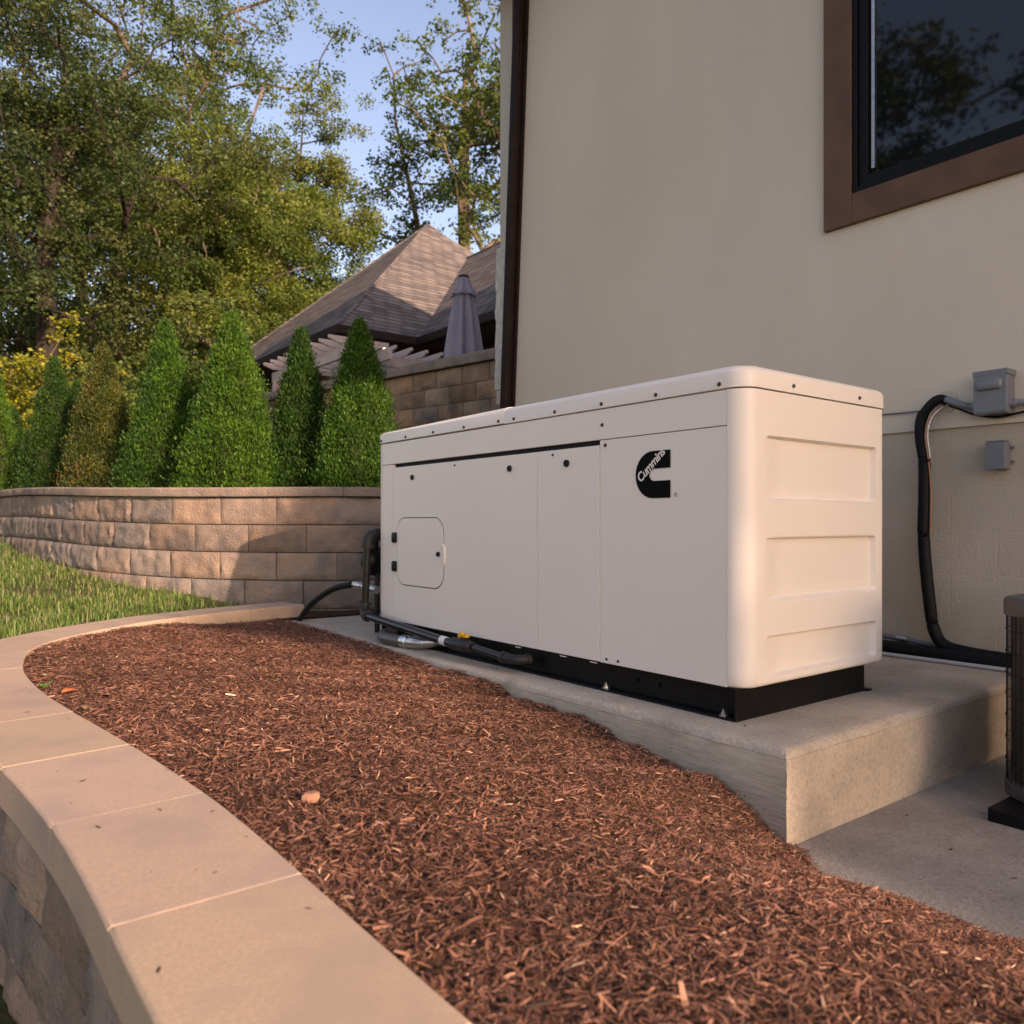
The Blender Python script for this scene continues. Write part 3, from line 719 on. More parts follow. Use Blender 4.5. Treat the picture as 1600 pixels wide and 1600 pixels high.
elbow((2.32, 4.515, .215), (2.313, 4.52, .145), (PX, 4.44, .14), .030)
elbow((2.33, 4.50, .56), (2.335, 4.50, .64), (2.43, 4.545, .64), .033)
elbow((PX+.015, 3.07, .068), (PX+.016, 2.98, .066), (PX+.09, 2.96, .066), .024)
m = MB(); m.cyl((PX+.004, 3.60, .0895), (PX+.004, 3.548, .0863), .0248, 20); m.build('label_band', LABELW, gp, smooth=True)
m = MB(); m.cyl((PX+.005, 3.49, .086), (PX+.006, 3.44, .086), .034, 8); m.tube([(PX+.006, 3.45, .086), (PX+.007, 3.42, .087), (PX+.008, 3.37, .087), (PX+.009, 3.34, .087)], [.030, .034, .034, .024], 16); m.cyl((PX+.009, 3.36, .087), (PX+.01, 3.32, .086), .029, 8)
m.cyl((PX+.008, 3.395, .10), (PX+.008, 3.395, .135), .012, 12)
valve = m.build('valve', FITM, gp, smooth=True)
m = MB(); m.box(PX-.006, PX+.020, 3.36, 3.425, .128, .146); m.cyl((PX+.007, 3.41, .13), (PX+.007, 3.41, .155), .014, 10); m.box(PX+.0, PX+.014, 3.425, 3.445, .12, .142); m.build('valve_handle', YELLOW, valve, bevel=.004)
# regulator drum behind cabinet end
rg = empty('gas_regulator', (2.42, 4.58, .5), 'round black gas regulator behind the far cabinet corner', 'regulator')
m = MB(); 
def drum(m, c, ax, rs, seg=24):
    c = Vector(c); ax = Vector(ax).normalized(); m.tube([c+ax*d for d, r in rs], [r for d, r in rs], seg)
drum(m, (2.43, 4.60, .47), (.1, -1, 0), [(-.06, .03), (-.03, .075), (-.012, .08), (-.01, .095), (.01, .095), (.012, .08), (.03, .07), (.05, .03)]); m.build('diaphragm_housing', BLACKM, rg, smooth=True)
m = MB(); m.cyl((2.45, 4.60, .47), (2.45, 4.60, .01), .017, 12); m.build('riser', PIPEM, rg, smooth=True)
m = MB(); m.cyl((2.43, 4.60, .545), (2.43, 4.60, .63), .028, 14); m.build('spring_cap', BLACKM, rg, smooth=True)
# arching conduit
ac_ = empty('flexible_conduit', (2.45, 5.1, .2), 'arching black flexible conduit rising from the ground to the far cabinet end', 'conduit')
m = MB(); m.tube(spline([(2.36, 5.78, -.08), (2.33, 5.56, .01), (2.31, 5.38, .105), (2.30, 5.22, .175), (2.30, 5.06, .235), (2.31, 4.90, .285), (2.34, 4.74, .315)], 10), .021, 14); m.build('hose', FOAM, ac_, smooth=True)
m = MB(); m.tube([(2.355, 4.74, .315), (2.365, 4.66, .31), (2.37, 4.655, .309), (2.38, 4.56, .30), (2.385, 4.555, .30), (2.40, 4.50, .292)], [.023, .023, .019, .019, .025, .025], 14); m.build('fitting', ZINC, ac_, smooth=True)
lc = empty('flexible_conduit', (2.33, 4.1, .05), 'short grey-brown flexible conduit lying curved below the gas pipe', 'conduit')
m = MB(); m.tube(spline([(2.62, 4.36, .07), (2.45, 4.33, .055), (2.335, 4.29, .042), (2.285, 4.20, .036), (2.285, 4.08, .036), (2.30, 3.98, .036)], 10), .034, 16); m.build('hose', FLEX, lc, smooth=True)
m = MB(); m.tube([(2.298, 4.0, .038), (2.302, 3.955, .038), (2.303, 3.95, .038), (2.306, 3.93, .038), (2.307, 3.925, .038), (2.335, 3.85, .042), (2.42, 3.80, .05)], [.038, .038, .031, .031, .037, .034, .03], 16); m.build('fitting', ZINC, lc, smooth=True)

# ------------------------------------------------------------ our house
hs = empty('house', (6.5, 1, 0), 'tan stucco house wall with brown trimmed window rising behind the generator', 'house')
# stucco with window hole: window opening y 1.05..2.424, z 2.60..4.55
wy0, wy1, wz0, wz1 = .55, 2.424, 2.602, 4.2
lean = -.057; XW = 4.35
m = MB()
def q4(y0, y1, z0, z1): m.add([(XW, y0, z0), (XW, y1, z0), (XW, y1, z1), (XW, y0, z1)], [(0, 1, 2, 3)])
q4(-3.6, wy0, 1.212, 5.6); q4(wy0, wy1, 1.212, wz0); q4(wy0, wy1, wz1, 5.6)
m.add([(XW, wy1, 1.212), (XW, 5.638, 1.212), (XW, 5.388, 5.6), (XW, wy1, 5.6)], [(0, 1, 2, 3)])
m.add([(XW, -3.6, 1.212), (XW+.02, -3.6, 1.212), (XW+.02, 5.638, 1.212), (XW, 5.638, 1.212)], [(0, 1, 2, 3)])
m.add([(XW, -3.6, 1.212), (XW, -3.6, 5.6), (9, -3.6, 5.6), (9, -3.6, 1.212)], [(0, 1, 2, 3)])
m.add([(XW, -3.6, 5.6), (11.05, -3.6, 5.6), (7.7, -3.6, 8.5)], [(0, 1, 2)])
m.build('stucco_wall', STUCCO, hs)
m = MB(); m.box(XW+.018, XW+.3, -3.59, 5.66, -.45, 1.22); m.build('foundation_wall', PBLOCK, hs)
m = MB(); m.box(XW+.05, 11, 5.70, 5.88, .5, 5.6); m.build('end_wall', CREAM, hs)
m = MB(); m.box(9, 11.05, -3.6, 5.7, .5, 5.6); m.build('rear_wall', STUCCO, hs)
m = MB(); m.add([(3.85, -4.0, 5.62), (3.85, 6.0, 5.62), (7.7, 6.0, 8.95), (7.7, -4.0, 8.95), (11.55, 6.0, 5.62), (11.55, -4.0, 5.62)], [(0, 1, 2, 3), (3, 2, 4, 5), (1, 4, 2), (5, 0, 3), (0, 5, 4, 1)]); m.build('roof', SHING, hs)
# window
win = MB(); 
x0 = XW-.028; t = .172
win.box(x0, XW+.03, wy1, wy1+t, wz0-t, wz1+t); win.box(x0+.002, XW+.03, wy0-t, wy1, wz0-t, wz0); win.box(x0+.002, XW+.03, wy0-t, wy1, wz1, wz1+t); win.box(x0, XW+.03, wy0-t, wy0, wz0, wz1)
w = win.build('window', TRIMW, hs, bevel=.004)
m = MB()
for d0, d1, xa in ((0, .030, XW-.018), (.031, .085, XW-.004)):
    m.box(xa, XW+.06, wy1-d1, wy1-d0, wz0+d0, wz1-d0); m.box(xa, XW+.06, wy0+d0, wy0+d1, wz0+d0, wz1-d0)
    m.box(xa, XW+.06, wy0+d1, wy1-d1, wz0+d0, wz0+d1); m.box(xa, XW+.06, wy0+d1, wy1-d1, wz1-d1, wz1-d0)
m.build('frame', mat('black_window_frame', (.005, .005, .005), rough=.45, spec=.15), w, bevel=.003)
m = MB(); m.box(XW+.012, XW+.02, wy1-.118, wy1-.1, wz0+.12, wz1-.12); m.build('spacer_bar', ZINC, w)
m = MB(); m.box(XW+.024, XW+.03, wy0+.08, wy1-.08, wz0+.08, wz1-.08); m.build('pane', GLASS, w)
# dark corner trim and downspout, slightly leaning
def lean_strip(m, xa, xb, ya, yb, z0, z1):
    f = lambda y, z: y+lean*(z-1.724)
    m.add([(x, f(y, z), z) for z in (z0, z1) for x, y in ((xa, ya), (xb, ya), (xb, yb), (xa, yb))], [(3, 2, 1, 0), (4, 5, 6, 7), (0, 1, 5, 4), (1, 2, 6, 5), (2, 3, 7, 6), (3, 0, 4, 7)])
m = MB(); lean_strip(m, XW-.02, XW+.06, 5.590, 5.70, .9, 5.6); m.build('corner_trim', DARKTR, hs, bevel=.004)
m = MB(); lean_strip(m, XW-.085, XW-.021, 5.628, 5.715, .9, 5.6)
ds = m.build('downspout', DARKTR, hs, bevel=.012)
# stone veneer edge and cream board beyond the corner
m = MB(); ring = []
zs_ = np.linspace(1.93, 3.22, 40)
for z in zs_:
    w_ = .055+.018*noise.noise(Vector((z*7, 3, 1)))+.016*noise.noise(Vector((z*19, 1, 4)))
    f = lean*(z-1.724); ring.append([(XW+.0, 5.735+f, z), (XW-.01, 5.80+f+w_*.4, z), (XW+.0, 5.845+w_+f*.3, z), (XW+.12, 5.86+w_+f*.3, z), (XW+.12, 5.735+f, z)])
m.loft(ring); m.build('stone_veneer', STONEV, hs, smooth=True)
m = MB(); m.loft([[(XW+a, y0_, z_), (XW+a, y1_, z_), (XW+.12, y1_, z_), (XW+.12, y0_, z_)] for a, y0_, y1_, z_ in ((.005, 5.735, 5.835, .95), (.005, 5.735, 5.835, 1.79), (-.005, 5.735, 5.865, 1.80), (-.005, 5.735, 5.865, 1.925))]); m.build('corner_board', CREAM, hs, bevel=.004)

# wall mounted things
XA = XW
dc = empty('disconnect_box', (XA-.05, 1.66, 1.25), 'grey metal electrical disconnect box with hinged hood on the stucco wall', 'electrical box')
m = MB(); m.box(XA-.10, XA-.001, 1.588, 1.737, 1.253, 1.455); 
cab = m.build('cabinet', GREYBOX, dc, bevel=.004)
m = MB(); m.box(XA-.104, XA-.001, 1.583, 1.742, 1.44, 1.468); m.box(XA-.106, XA-.102, 1.588, 1.737, 1.262, 1.44); 
# embossed pull
m.build('door', GREYBOX, dc, bevel=.003)
m = MB(); pts = rrect(1.604, 1.724, 1.368, 1.425, (.02,)*4, 6)
m.loft([[(XA-.1055, y, z) for y, z in pts], [(XA-.118, 1.664+(y-1.664)*.95, 1.3965+(z-1.3965)*.9) for y, z in pts], [(XA-.124, 1.664+(y-1.664)*.82, 1.3965+(z-1.3965)*.62) for y, z in pts]]); m.build('embossed_grip', GREYBOX, dc, smooth=True)
m = MB(); m.tube([(XA-.05, 1.588, 1.30), (XA-.05, 1.56, 1.30), (XA-.05, 1.559, 1.30), (XA-.05, 1.40, 1.30)], [.022, .022, .017, .017], 14); m.build('conduit_stub', mat('grey_pvc', (.22, .21, .23), rough=.5), dc, smooth=True)
jb = empty('junction_box', (XA-.03, 1.65, 1.05), 'small square grey junction box on the painted block wall, with screw ears', 'junction box')
m = MB(); m.box(XA-.062, XA+.016, 1.613, 1.694, .985, 1.112); m.build('box', GREYPL, jb, bevel=.004)
m = MB(); m.box(XA-.069, XA-.0625, 1.609, 1.698, .98, 1.117); m.box(XA-.0695, XA-.0, 1.611, 1.696, 1.1175, 1.123); m.build('cover', GREYPL, jb, bevel=.003)
for z in (1.09, 1.02): 
    m = MB(); m.box(XA+.004, XA+.016, 1.595, 1.613, z-.006, z+.006); m.cyl((XA+.002, 1.60, z), (XA+.0, 1.60, z), .003, 6); m.build('ear', GREYPL, jb)
# line set
XL = XW-.045
ls = empty('line_set', (XL, 2.0, .6), 'black foam insulated refrigerant line drooping down the wall and along its foot', 'refrigerant line')
path = [(XW+.03, 1.905, 1.345), (XW-.03, 1.93, 1.365), (XL, 1.975, 1.335), (XL, 2.017, 1.27), (XL, 2.021, 1.17), (XL, 2.004, 1.03), (XL, 2.004, .84), (XL, 2.008, .67), (XL, 1.998, .50), (XL, 1.975, .28), (XL, 1.955, .16), (XL-.01, 1.90, .085), (XL-.02, 1.76, .06), (XL-.02, 1.5, .05), (XL-.02, 1.1, .03)]
P_ = spline(path, 10)
bands = [1.05, .655, .20]
def rad(p, base=.030):
    r = base*(.8 if p.z > 1.3 else 1)
    for b in bands: r *= 1-.22*math.exp(-((p.z-b)/.012)**2)
    return r*(1+.04*noise.noise(p*23))
# resample finely
PP = []
for a, b in zip(P_[:-1], P_[1:]): PP += [a, a.lerp(b, .5)]
PP.append(P_[-1])
m = MB(); m.tube(PP, [rad(p) for p in PP], 18); m.build('foam_sleeve', FOAM, ls, smooth=True)
m = MB(); m.tube(spline([(XL+.02, 1.93, 1.335), (XL-.02, 1.965, 1.28), (XL-.027, 1.985, 1.18), (XL-.02, 1.975, 1.06), (XL-.01, 1.966, .9), (XL-.01, 1.968, .66)], 10), .005, 8); m.build('control_wire', COPPER, ls, smooth=True)
m = MB(); m.tube(spline([(XL+.02, 1.92, 1.325), (XL-.02, 1.955, 1.27), (XL-.026, 1.975, 1.18), (XL-.02, 1.965, 1.06)], 10), .0035, 8); m.build('white_wire', LABELW, ls, smooth=True)
for z in bands:
    p = min(PP, key=lambda q: abs(q.z-z)+(9 if q.y < 1.9 else 0)); m = MB(); m.cyl(p+Vector((0, 0, .008)), p-Vector((0, 0, .008)), .0295, 16); m.box(p.x-.036, p.x-.02, p.y-.04, p.y-.02, p.z-.006, p.z+.006); m.build('tape_band', BLACKP, ls, smooth=True)
m = MB(); m.cyl((XW-.006, 1.91, 1.352), (XW+.01, 1.91, 1.352), .058, 24); m.build('wall_sleeve', CREAM, ls, smooth=True)
wp = empty('wall_conduit', (XW-.05, 1.8, 1.3), 'grey ribbed conduit whip from the wall hole to the disconnect box', 'conduit')
pts = spline([(XW-.0, 1.90, 1.36), (XW-.045, 1.885, 1.352), (XW-.06, 1.83, 1.325), (XW-.05, 1.77, 1.305), (XW-.05, 1.738, 1.30)], 22)
m = MB(); m.tube(pts, [.0165+.0012*(i % 2) for i in range(len(pts))], 14); m.build('whip', GREYPL, wp, smooth=True)
m = MB(); m.cyl((XW-.05, 1.768, 1.304), (XW-.05, 1.738, 1.30), .022, 12); m.build('connector', GREYBOX, wp, smooth=True)
cb = empty('wall_cable', (XW-.02, 2.3, 1.31), 'thin grey cable running along the wall behind the cabinet', 'cable')
m = MB(); m.tube(spline([(XW-.01, 3.2, 1.335), (XW-.014, 2.6, 1.328), (XW-.012, 2.24, 1.319), (XW-.02, 2.1, 1.315), (XW-.02, 2.02, 1.318), (XW-.01, 1.95, 1.34)], 8), .005, 8); m.build('cable', GREYPL, cb, smooth=True)
cb = empty('wall_cable', (XW-.02, 1.7, 1.26), 'thin black cable sagging below the grey disconnect box', 'cable')
m = MB(); m.tube(spline([(XW-.0, 1.90, 1.33), (XW-.03, 1.84, 1.305), (XW-.03, 1.76, 1.265), (XW-.03, 1.66, 1.243), (XW-.03, 1.58, 1.25), (XW-.03, 1.45, 1.27), (XW-.03, 1.3, 1.3)], 8), .006, 8); m.build('cable', BLACKP, cb, smooth=True)
fb = empty('line_set', (XW-.08, 2.4, .04), 'fat black insulated bundle lying at the foot of the wall behind the generator', 'refrigerant line')
m = MB(); Q = spline([(XW-.085, 4.9, .035), (XW-.085, 3.2, .04), (XW-.09, 2.3, .04), (XW-.10, 1.9, .036), (XW-.10, 1.6, .03), (XW-.10, 1.47, .028), (XW-.1, 1.3, .03), (XW-.1, 1.0, .03)], 10); m.tube(Q, [.038*(1+.08*noise.noise(p*9)) for p in Q], 16); m.build('foam_sleeve', FOAM, fb, smooth=True)
bc = empty('wall_conduit', (XW-.03, 2.2, .09), 'thin grey metal conduit with coupling low on the block wall', 'conduit')
m = MB(); m.tube(spline([(XW-.03, 4.8, .10), (XW-.03, 2.6, .095), (XW-.03, 2.2, .09), (XW-.03, 2.0, .075), (XW-.02, 1.9, .07)], 6), .012, 10); m.build('tube', GREYBOX, bc, smooth=True)
m = MB(); m.cyl((XW-.03, 2.16, .088), (XW-.03, 2.10, .084), .018, 12); m.build('coupling', ZINC, bc, smooth=True)
pv = empty('drain_pipe', (4.20, 2.6, .012), 'pale grey drain tube on the pad along the black bundle', 'pipe')
m = MB(); m.tube([(4.20, 5.0, .012), (4.20, 2.4, .012), (4.205, 1.55, .012)], .011, 10); m.build('tube', mat('pale_pvc', (.42, .41, .42), rough=.5), pv, smooth=True)

# ------------------------------------------------------------ AC condenser
ax, ay, ar = 3.42, .895, .37
acu = empty('air_conditioner', (ax, ay, -.31), 'round-cornered dark air conditioner condenser cage with grey top at the right edge', 'air conditioner')
def sq(r, z, n=64, e=3.2):
    out = []
    for i in range(n):
        a = 2*PI*i/n; c, s_ = math.cos(a), math.sin(a); k = (abs(c)**e+abs(s_)**e)**(-1/e); out.append((ax+r*k*c, ay+r*k*s_, z))
    return out
RR = .335
m = MB(); m.loft([sq(RR, .385), sq(RR+.005, .387), sq(RR+.005, .438), sq(RR-.002, .446), sq(RR-.02, .449), sq(RR-.03, .442)]); m.build('top_cover', mat('grey_mauve_paint', (.06, .055, .058), rough=.5), acu, smooth=True)
m = MB(); m.loft([sq(RR-.004, -.262), sq(RR+.002, -.258), sq(RR+.002, -.215), sq(RR-.01, -.21)]); m.build('base_pan', mat('grey_pan_paint', (.055, .05, .053), rough=.5), acu, smooth=True)
m = MB(); m.loft([sq(RR-.022, -.212), sq(RR-.022, .386)]); m.build('coil', mat('dark_coil', (.012, .010, .010), (.03, .024, .022), scale=200, stretch=(1, 1, .02), rough=.5), acu)
m = MB()
ringp = sq(RR-.004, 0, 96)
for i in range(96):
    x_, y_, _ = ringp[i]; m.tube([(x_, y_, -.215), (x_, y_, .386)], .0017, 5)
for z in np.linspace(-.14, .33, 7): m.tube([(p[0], p[1], float(z)) for p in sq(RR-.001, 0, 96)]+[(ringp[0][0], ringp[0][1], float(z))], .0017, 5)
m.build('wire_guard', BLACKP, acu, smooth=True)
for dx in (-.33, .12): 
    for dy in (-.36, .055):
        m = MB(); m.box(ax+dx-.115, ax+dx+.155, ay+dy, ay+dy+.222, -.3095, -.2625); m.build('foot_block', BLACKP, acu, bevel=.004)

# ------------------------------------------------------------ umbrella, pergola, neighbour house
um_ = empty('patio_umbrella', (5.91, 8.7, 2.6), 'closed lavender-grey patio umbrella with black cap above the upper wall', 'umbrella')
def folds(zs, rs, amp, n=8, seg=64, x=5.91, y=8.7):
    rings = []
    for z, r, a in zip(zs, rs, amp):
        rings.append([(x+r*(1+a*math.cos(n*t+.4*math.sin(3*t)))*math.cos(t), y+r*(1+a*math.cos(n*t+.4*math.sin(3*t)))*math.sin(t), z) for t in [2*PI*i/seg for i in range(seg)]])
    return rings
m = MB(); m.loft(folds([2.62, 3.0, 3.4, 3.75, 3.92], [.245, .215, .165, .105, .08], [.2, .22, .2, .16, .1])); m.build('canopy', FABRIC, um_, smooth=True)
m = MB(); m.loft(folds([3.70, 3.73, 3.80, 3.94], [.155, .155, .115, .065], [.22, .22, .14, .02])); m.build('flounce', FABRIC, um_, smooth=True)
m = MB(); m.loft(folds([3.94, 3.965, 3.97], [.07, .07, .05], [0, 0, 0])); m.build('cap', BLACKP, um_, smooth=True)
m = MB(); m.cyl((5.91, 8.7, 2.6), (5.91, 8.7, 3.9), .025); m.build('pole', DARKTR, um_)

nh = empty('neighbour_house', (8, 15, 2.6), 'neighbouring house with steep brown shingle hip roof and dark eaves', 'house')
A = (6.146, 12.945); ez = 4.19; pch = .894; wv = 4.72
m = MB()
X0, Y0 = A; X1, Y1 = X0+2*wv, Y0+2*wv; ap = (X0+wv, Y0+wv, ez+pch*wv)
m.add([(X0, Y0, ez), (X1, Y0, ez), (X1, Y1, ez), (X0, Y1, ez), ap], [(0, 1, 4), (1, 2, 4), (2, 3, 4), (3, 0, 4)])
Xw = 7.78; rw_ = 3.5; yn = 8.6
m.add([(Xw, yn, ez), (Xw, Y0, ez), (Xw+rw_, Y0+rw_, ez+pch*rw_), (Xw+rw_, yn, ez+pch*rw_), (Xw+2*rw_, yn, ez), (Xw+2*rw_, Y0+3.5, ez)], [(0, 1, 2, 3), (3, 2, 5, 4)])
roof = m.build('roof', SHING, nh)
m = MB()
hip = lambda a, b: m.tube([a, b], .035, 6)
hip((X0, Y0, ez+.01), (ap[0], ap[1], ap[2]+.01)); hip((X0, Y1, ez+.01), ap); hip((ap[0]+.2, ap[1]-.2, ap[2]-.18), (ap[0], ap[1], ap[2]+.01))
hip((Xw+rw_, yn, ez+pch*rw_), (Xw+rw_, Y0+rw_, ez+pch*rw_)); m.build('ridge_caps', SHING, roof)
m = MB()
m.box(X0-.10, X0, Y0-.10, Y1, ez-.17, ez-.005); m.box(X0+.001, Xw-.10, Y0-.10, Y0, ez-.17, ez-.005); m.box(Xw-.10, Xw, yn, Y0-.001, ez-.17, ez-.005)
m.build('gutter', GUTTER, nh, bevel=.02)
m = MB(); m.box(X0, X1, Y0, Y1, ez-.16, ez-.12); m.box(Xw, Xw+2*rw_, yn, Y0-.001, ez-.16, ez-.12); m.build('soffit', SOFF, nh)
m = MB(); m.box(X0+1.0, X1-.6, Y0+1.0, Y1-.6, 2.6, ez-.161); m.box(Xw+1.0, Xw+2*rw_-.6, yn+.3, Y0+.99, 2.6, ez-.161); m.build('wall', mat('dark_brown_siding', (.10, .05, .03), (.16, .085, .05), scale=3, rough=.8), nh)
for (wx0, wx1) in ((7.6, 8.4),):
    m = MB(); m.box(Xw+.95, Xw+1.0, 9.6, 11.2, 2.75, 3.8); m.build('window', GLASS, nh)
m = MB(); m.add([(Xw+.4, yn, ez), (Xw+2*rw_, yn, ez), (Xw+rw_, yn, ez+pch*rw_)], [(0, 1, 2)]); m.build('gable', STUCCO, nh)
def soffit_light(x, y):
    m = MB(); m.cyl((x, y, ez-.1605), (x, y, ez-.175), .085, 20); f = m.build('recessed_light', mat('light_trim', (.7, .68, .65), rough=.4), nh, smooth=True)
    m = MB(); m.cyl((x, y, ez-.1755), (x, y, ez-.179), .066, 20); m.build('lamp', LAMP, f)
soffit_light(7.35, 13.42)

pg = empty('pergola', (6.2, 12, 2.6), 'pale weathered wood pergola with notched rafter tails under the neighbouring eave', 'pergola')
zr = 3.40
def rafter(p0, p1, w=.04, h=.105, lift=0):
    p0, p1 = Vector(p0), Vector(p1); d = (p1-p0).normalized(); s_ = Vector((-d.y, d.x, 0))*w/2; up_ = Vector((0, 0, 1))
    prof = [(0, h*.55), (0, h), ((p1-p0).length, h), ((p1-p0).length, h*.55), ((p1-p0).length-.16, 0), (.16, 0)]
    m = MB(); m.loft([[p0+d*a+up_*b+s_*k for a, b in prof] for k in (-1, 1)]); return m.build('rafter', PERG, pg, bevel=.004)
for i in range(9): rafter((5.05, 11.0+.33*i, zr), (6.75 if i > 5 else 6.05+.0*i, 11.0+.33*i, zr))
for i in range(5): rafter((6.20+.29*i, 11.02, zr-.0), (6.20+.29*i, 12.85, zr-.0))
m = MB(); m.box(5.32, 5.38, 10.75, 13.95, zr-.19, zr-.002); m.box(5.93, 5.99, 10.75, 12.8, zr-.19, zr-.002); m.build('beam', PERG, pg, bevel=.005)
m = MB(); m.box(5.9, 7.6, 11.35, 11.41, zr-.17, zr-.002); m.build('beam', PERG, pg, bevel=.005)
for x_, y_ in ((5.35, 10.95), (5.35, 13.8), (7.4, 11.38)):
    m = MB(); m.box(x_-.06, x_+.06, y_-.06, y_+.06, 2.6, zr-.172); m.build('post', PERG, pg, bevel=.005)

# ------------------------------------------------------------ arborvitae
def arborvitae(px, d, ztop, hw, label, pal, seed, n_cl=420, brown=0, z0=.93):
    rng = np.random.default_rng(seed); a = math.atan2(960, 1244); lat = (px-800)/1244*d
    x = math.sin(a)*d+math.cos(a)*lat; y = math.cos(a)*d-math.sin(a)*lat
    root = empty('arborvitae', (x, y, z0), label, 'arborvitae', 'arborvitae hedge along the terrace'); H = ztop-z0
    m = MB(); m.tube([(x, y, z0-.1), (x, y, z0+H*.5), (x, y, z0+H*.9)], [.03, .018, .005], 8); m.build('trunk', BARKD, root)
    def prof(t):  # t 0..1 height -> radius
        return hw*np.where(t < .13, .86+.14*t/.13, np.clip((1-t)/.87, 0, 1)**.80)
    ncl = int(n_cl)
    t = rng.random(ncl)**1.15; t[:12] = np.linspace(.88, 1.0, 12); th = rng.random(ncl)*2*PI; rr = prof(t)*(.74+.32*rng.random(ncl)**1.3)
    lump = 1.06+.05*np.sin(th*3+t*4+seed)+.06*np.sin(th*6-t*21+seed)
    cx_ = x+rr*lump*np.cos(th); cy_ = y+rr*lump*np.sin(th); cz = z0+t*H
    per = 110; n = ncl*per
    ci = np.repeat(np.arange(ncl), per); cs = .030+.062*(1-t[ci])
    # sprays: fan outwards and upwards from cluster
    ph = rng.normal(0, .9, n)+th[ci]; el = rng.normal(1.0, .38, n)
    dr = np.stack([np.cos(ph)*np.cos(el), np.sin(ph)*np.cos(el), np.sin(el)], 1)
    base = np.stack([cx_[ci], cy_[ci], cz[ci]], 1)+rng.normal(0, 1, (n, 3))*cs[:, None]*np.array([.62, .62, .8])
    ax_ = np.stack([x+0*ci, y+0*ci, base[:, 2]], 1)
    ln = .016+.030*rng.random(n)**1.5; w = ln*(.09+.12*rng.random(n)); s_ = np.cross(dr, rng.normal(0, 1, (n, 3))); s_ /= np.linalg.norm(s_, axis=1)[:, None]+1e-6
    tip = base+dr*ln[:, None]; mid = base+dr*ln[:, None]*.5
    V = np.stack([base, mid+s_*w[:, None], tip, mid-s_*w[:, None]], 1).reshape(-1, 3); F = np.arange(n*4).reshape(-1, 4)
    pal = np.array(pal)*np.array([.82, .80, .85]); cc = rng.integers(0, len(pal), ncl); c = pal[cc[ci]]*(.6+.65*rng.random((n, 1)))*(.8+.4*rng.random(ncl))[ci][:, None]
    if brown: 
        bsel = rng.random(ncl) < brown; c = np.where(bsel[ci][:, None], np.array([(.16, .085, .03)])*(.7+.6*rng.random((n, 1))), c)
    big_mesh('crown', V, F, c, THUJA, root)
    # dense twiggy interior
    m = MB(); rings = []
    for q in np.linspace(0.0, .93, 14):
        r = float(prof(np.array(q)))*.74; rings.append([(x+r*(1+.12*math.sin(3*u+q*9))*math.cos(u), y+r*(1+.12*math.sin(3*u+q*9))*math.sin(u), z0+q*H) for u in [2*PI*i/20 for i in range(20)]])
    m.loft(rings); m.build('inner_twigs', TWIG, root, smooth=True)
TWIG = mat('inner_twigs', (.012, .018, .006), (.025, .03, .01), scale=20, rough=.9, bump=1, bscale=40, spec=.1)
G1 = [(.055, .145, .009), (.08, .19, .012), (.04, .11, .008), (.10, .21, .015)]
G2 = [(.028, .085, .008), (.042, .11, .010), (.02, .062, .006)]
G3 = [(.085, .11, .014), (.06, .09, .012), (.12, .13, .018), (.04, .07, .01)]
def zt(y, d): return .72+(816-y)/1244*d
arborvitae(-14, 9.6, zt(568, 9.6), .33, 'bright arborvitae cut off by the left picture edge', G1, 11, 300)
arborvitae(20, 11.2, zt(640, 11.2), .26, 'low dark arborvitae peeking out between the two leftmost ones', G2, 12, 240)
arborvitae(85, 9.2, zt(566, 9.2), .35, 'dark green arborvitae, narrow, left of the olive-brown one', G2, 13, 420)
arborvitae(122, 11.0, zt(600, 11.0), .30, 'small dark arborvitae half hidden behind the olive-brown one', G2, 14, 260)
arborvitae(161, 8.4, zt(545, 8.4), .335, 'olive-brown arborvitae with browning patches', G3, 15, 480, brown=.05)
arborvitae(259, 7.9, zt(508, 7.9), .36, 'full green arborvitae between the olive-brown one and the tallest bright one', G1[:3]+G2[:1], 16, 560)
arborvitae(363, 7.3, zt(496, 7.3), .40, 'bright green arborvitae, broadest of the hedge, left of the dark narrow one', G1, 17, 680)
arborvitae(470, 7.5, zt(522, 7.5), .31, 'darkest narrow arborvitae between the two big bright ones', G2, 18, 560)  # dark palette puts the shade on this tree into its leaf colour
arborvitae(562, 7.15, zt(508, 7.15), .355, 'green arborvitae right beside the generator corner', G1[:3]+G2[1:2], 52, 640)

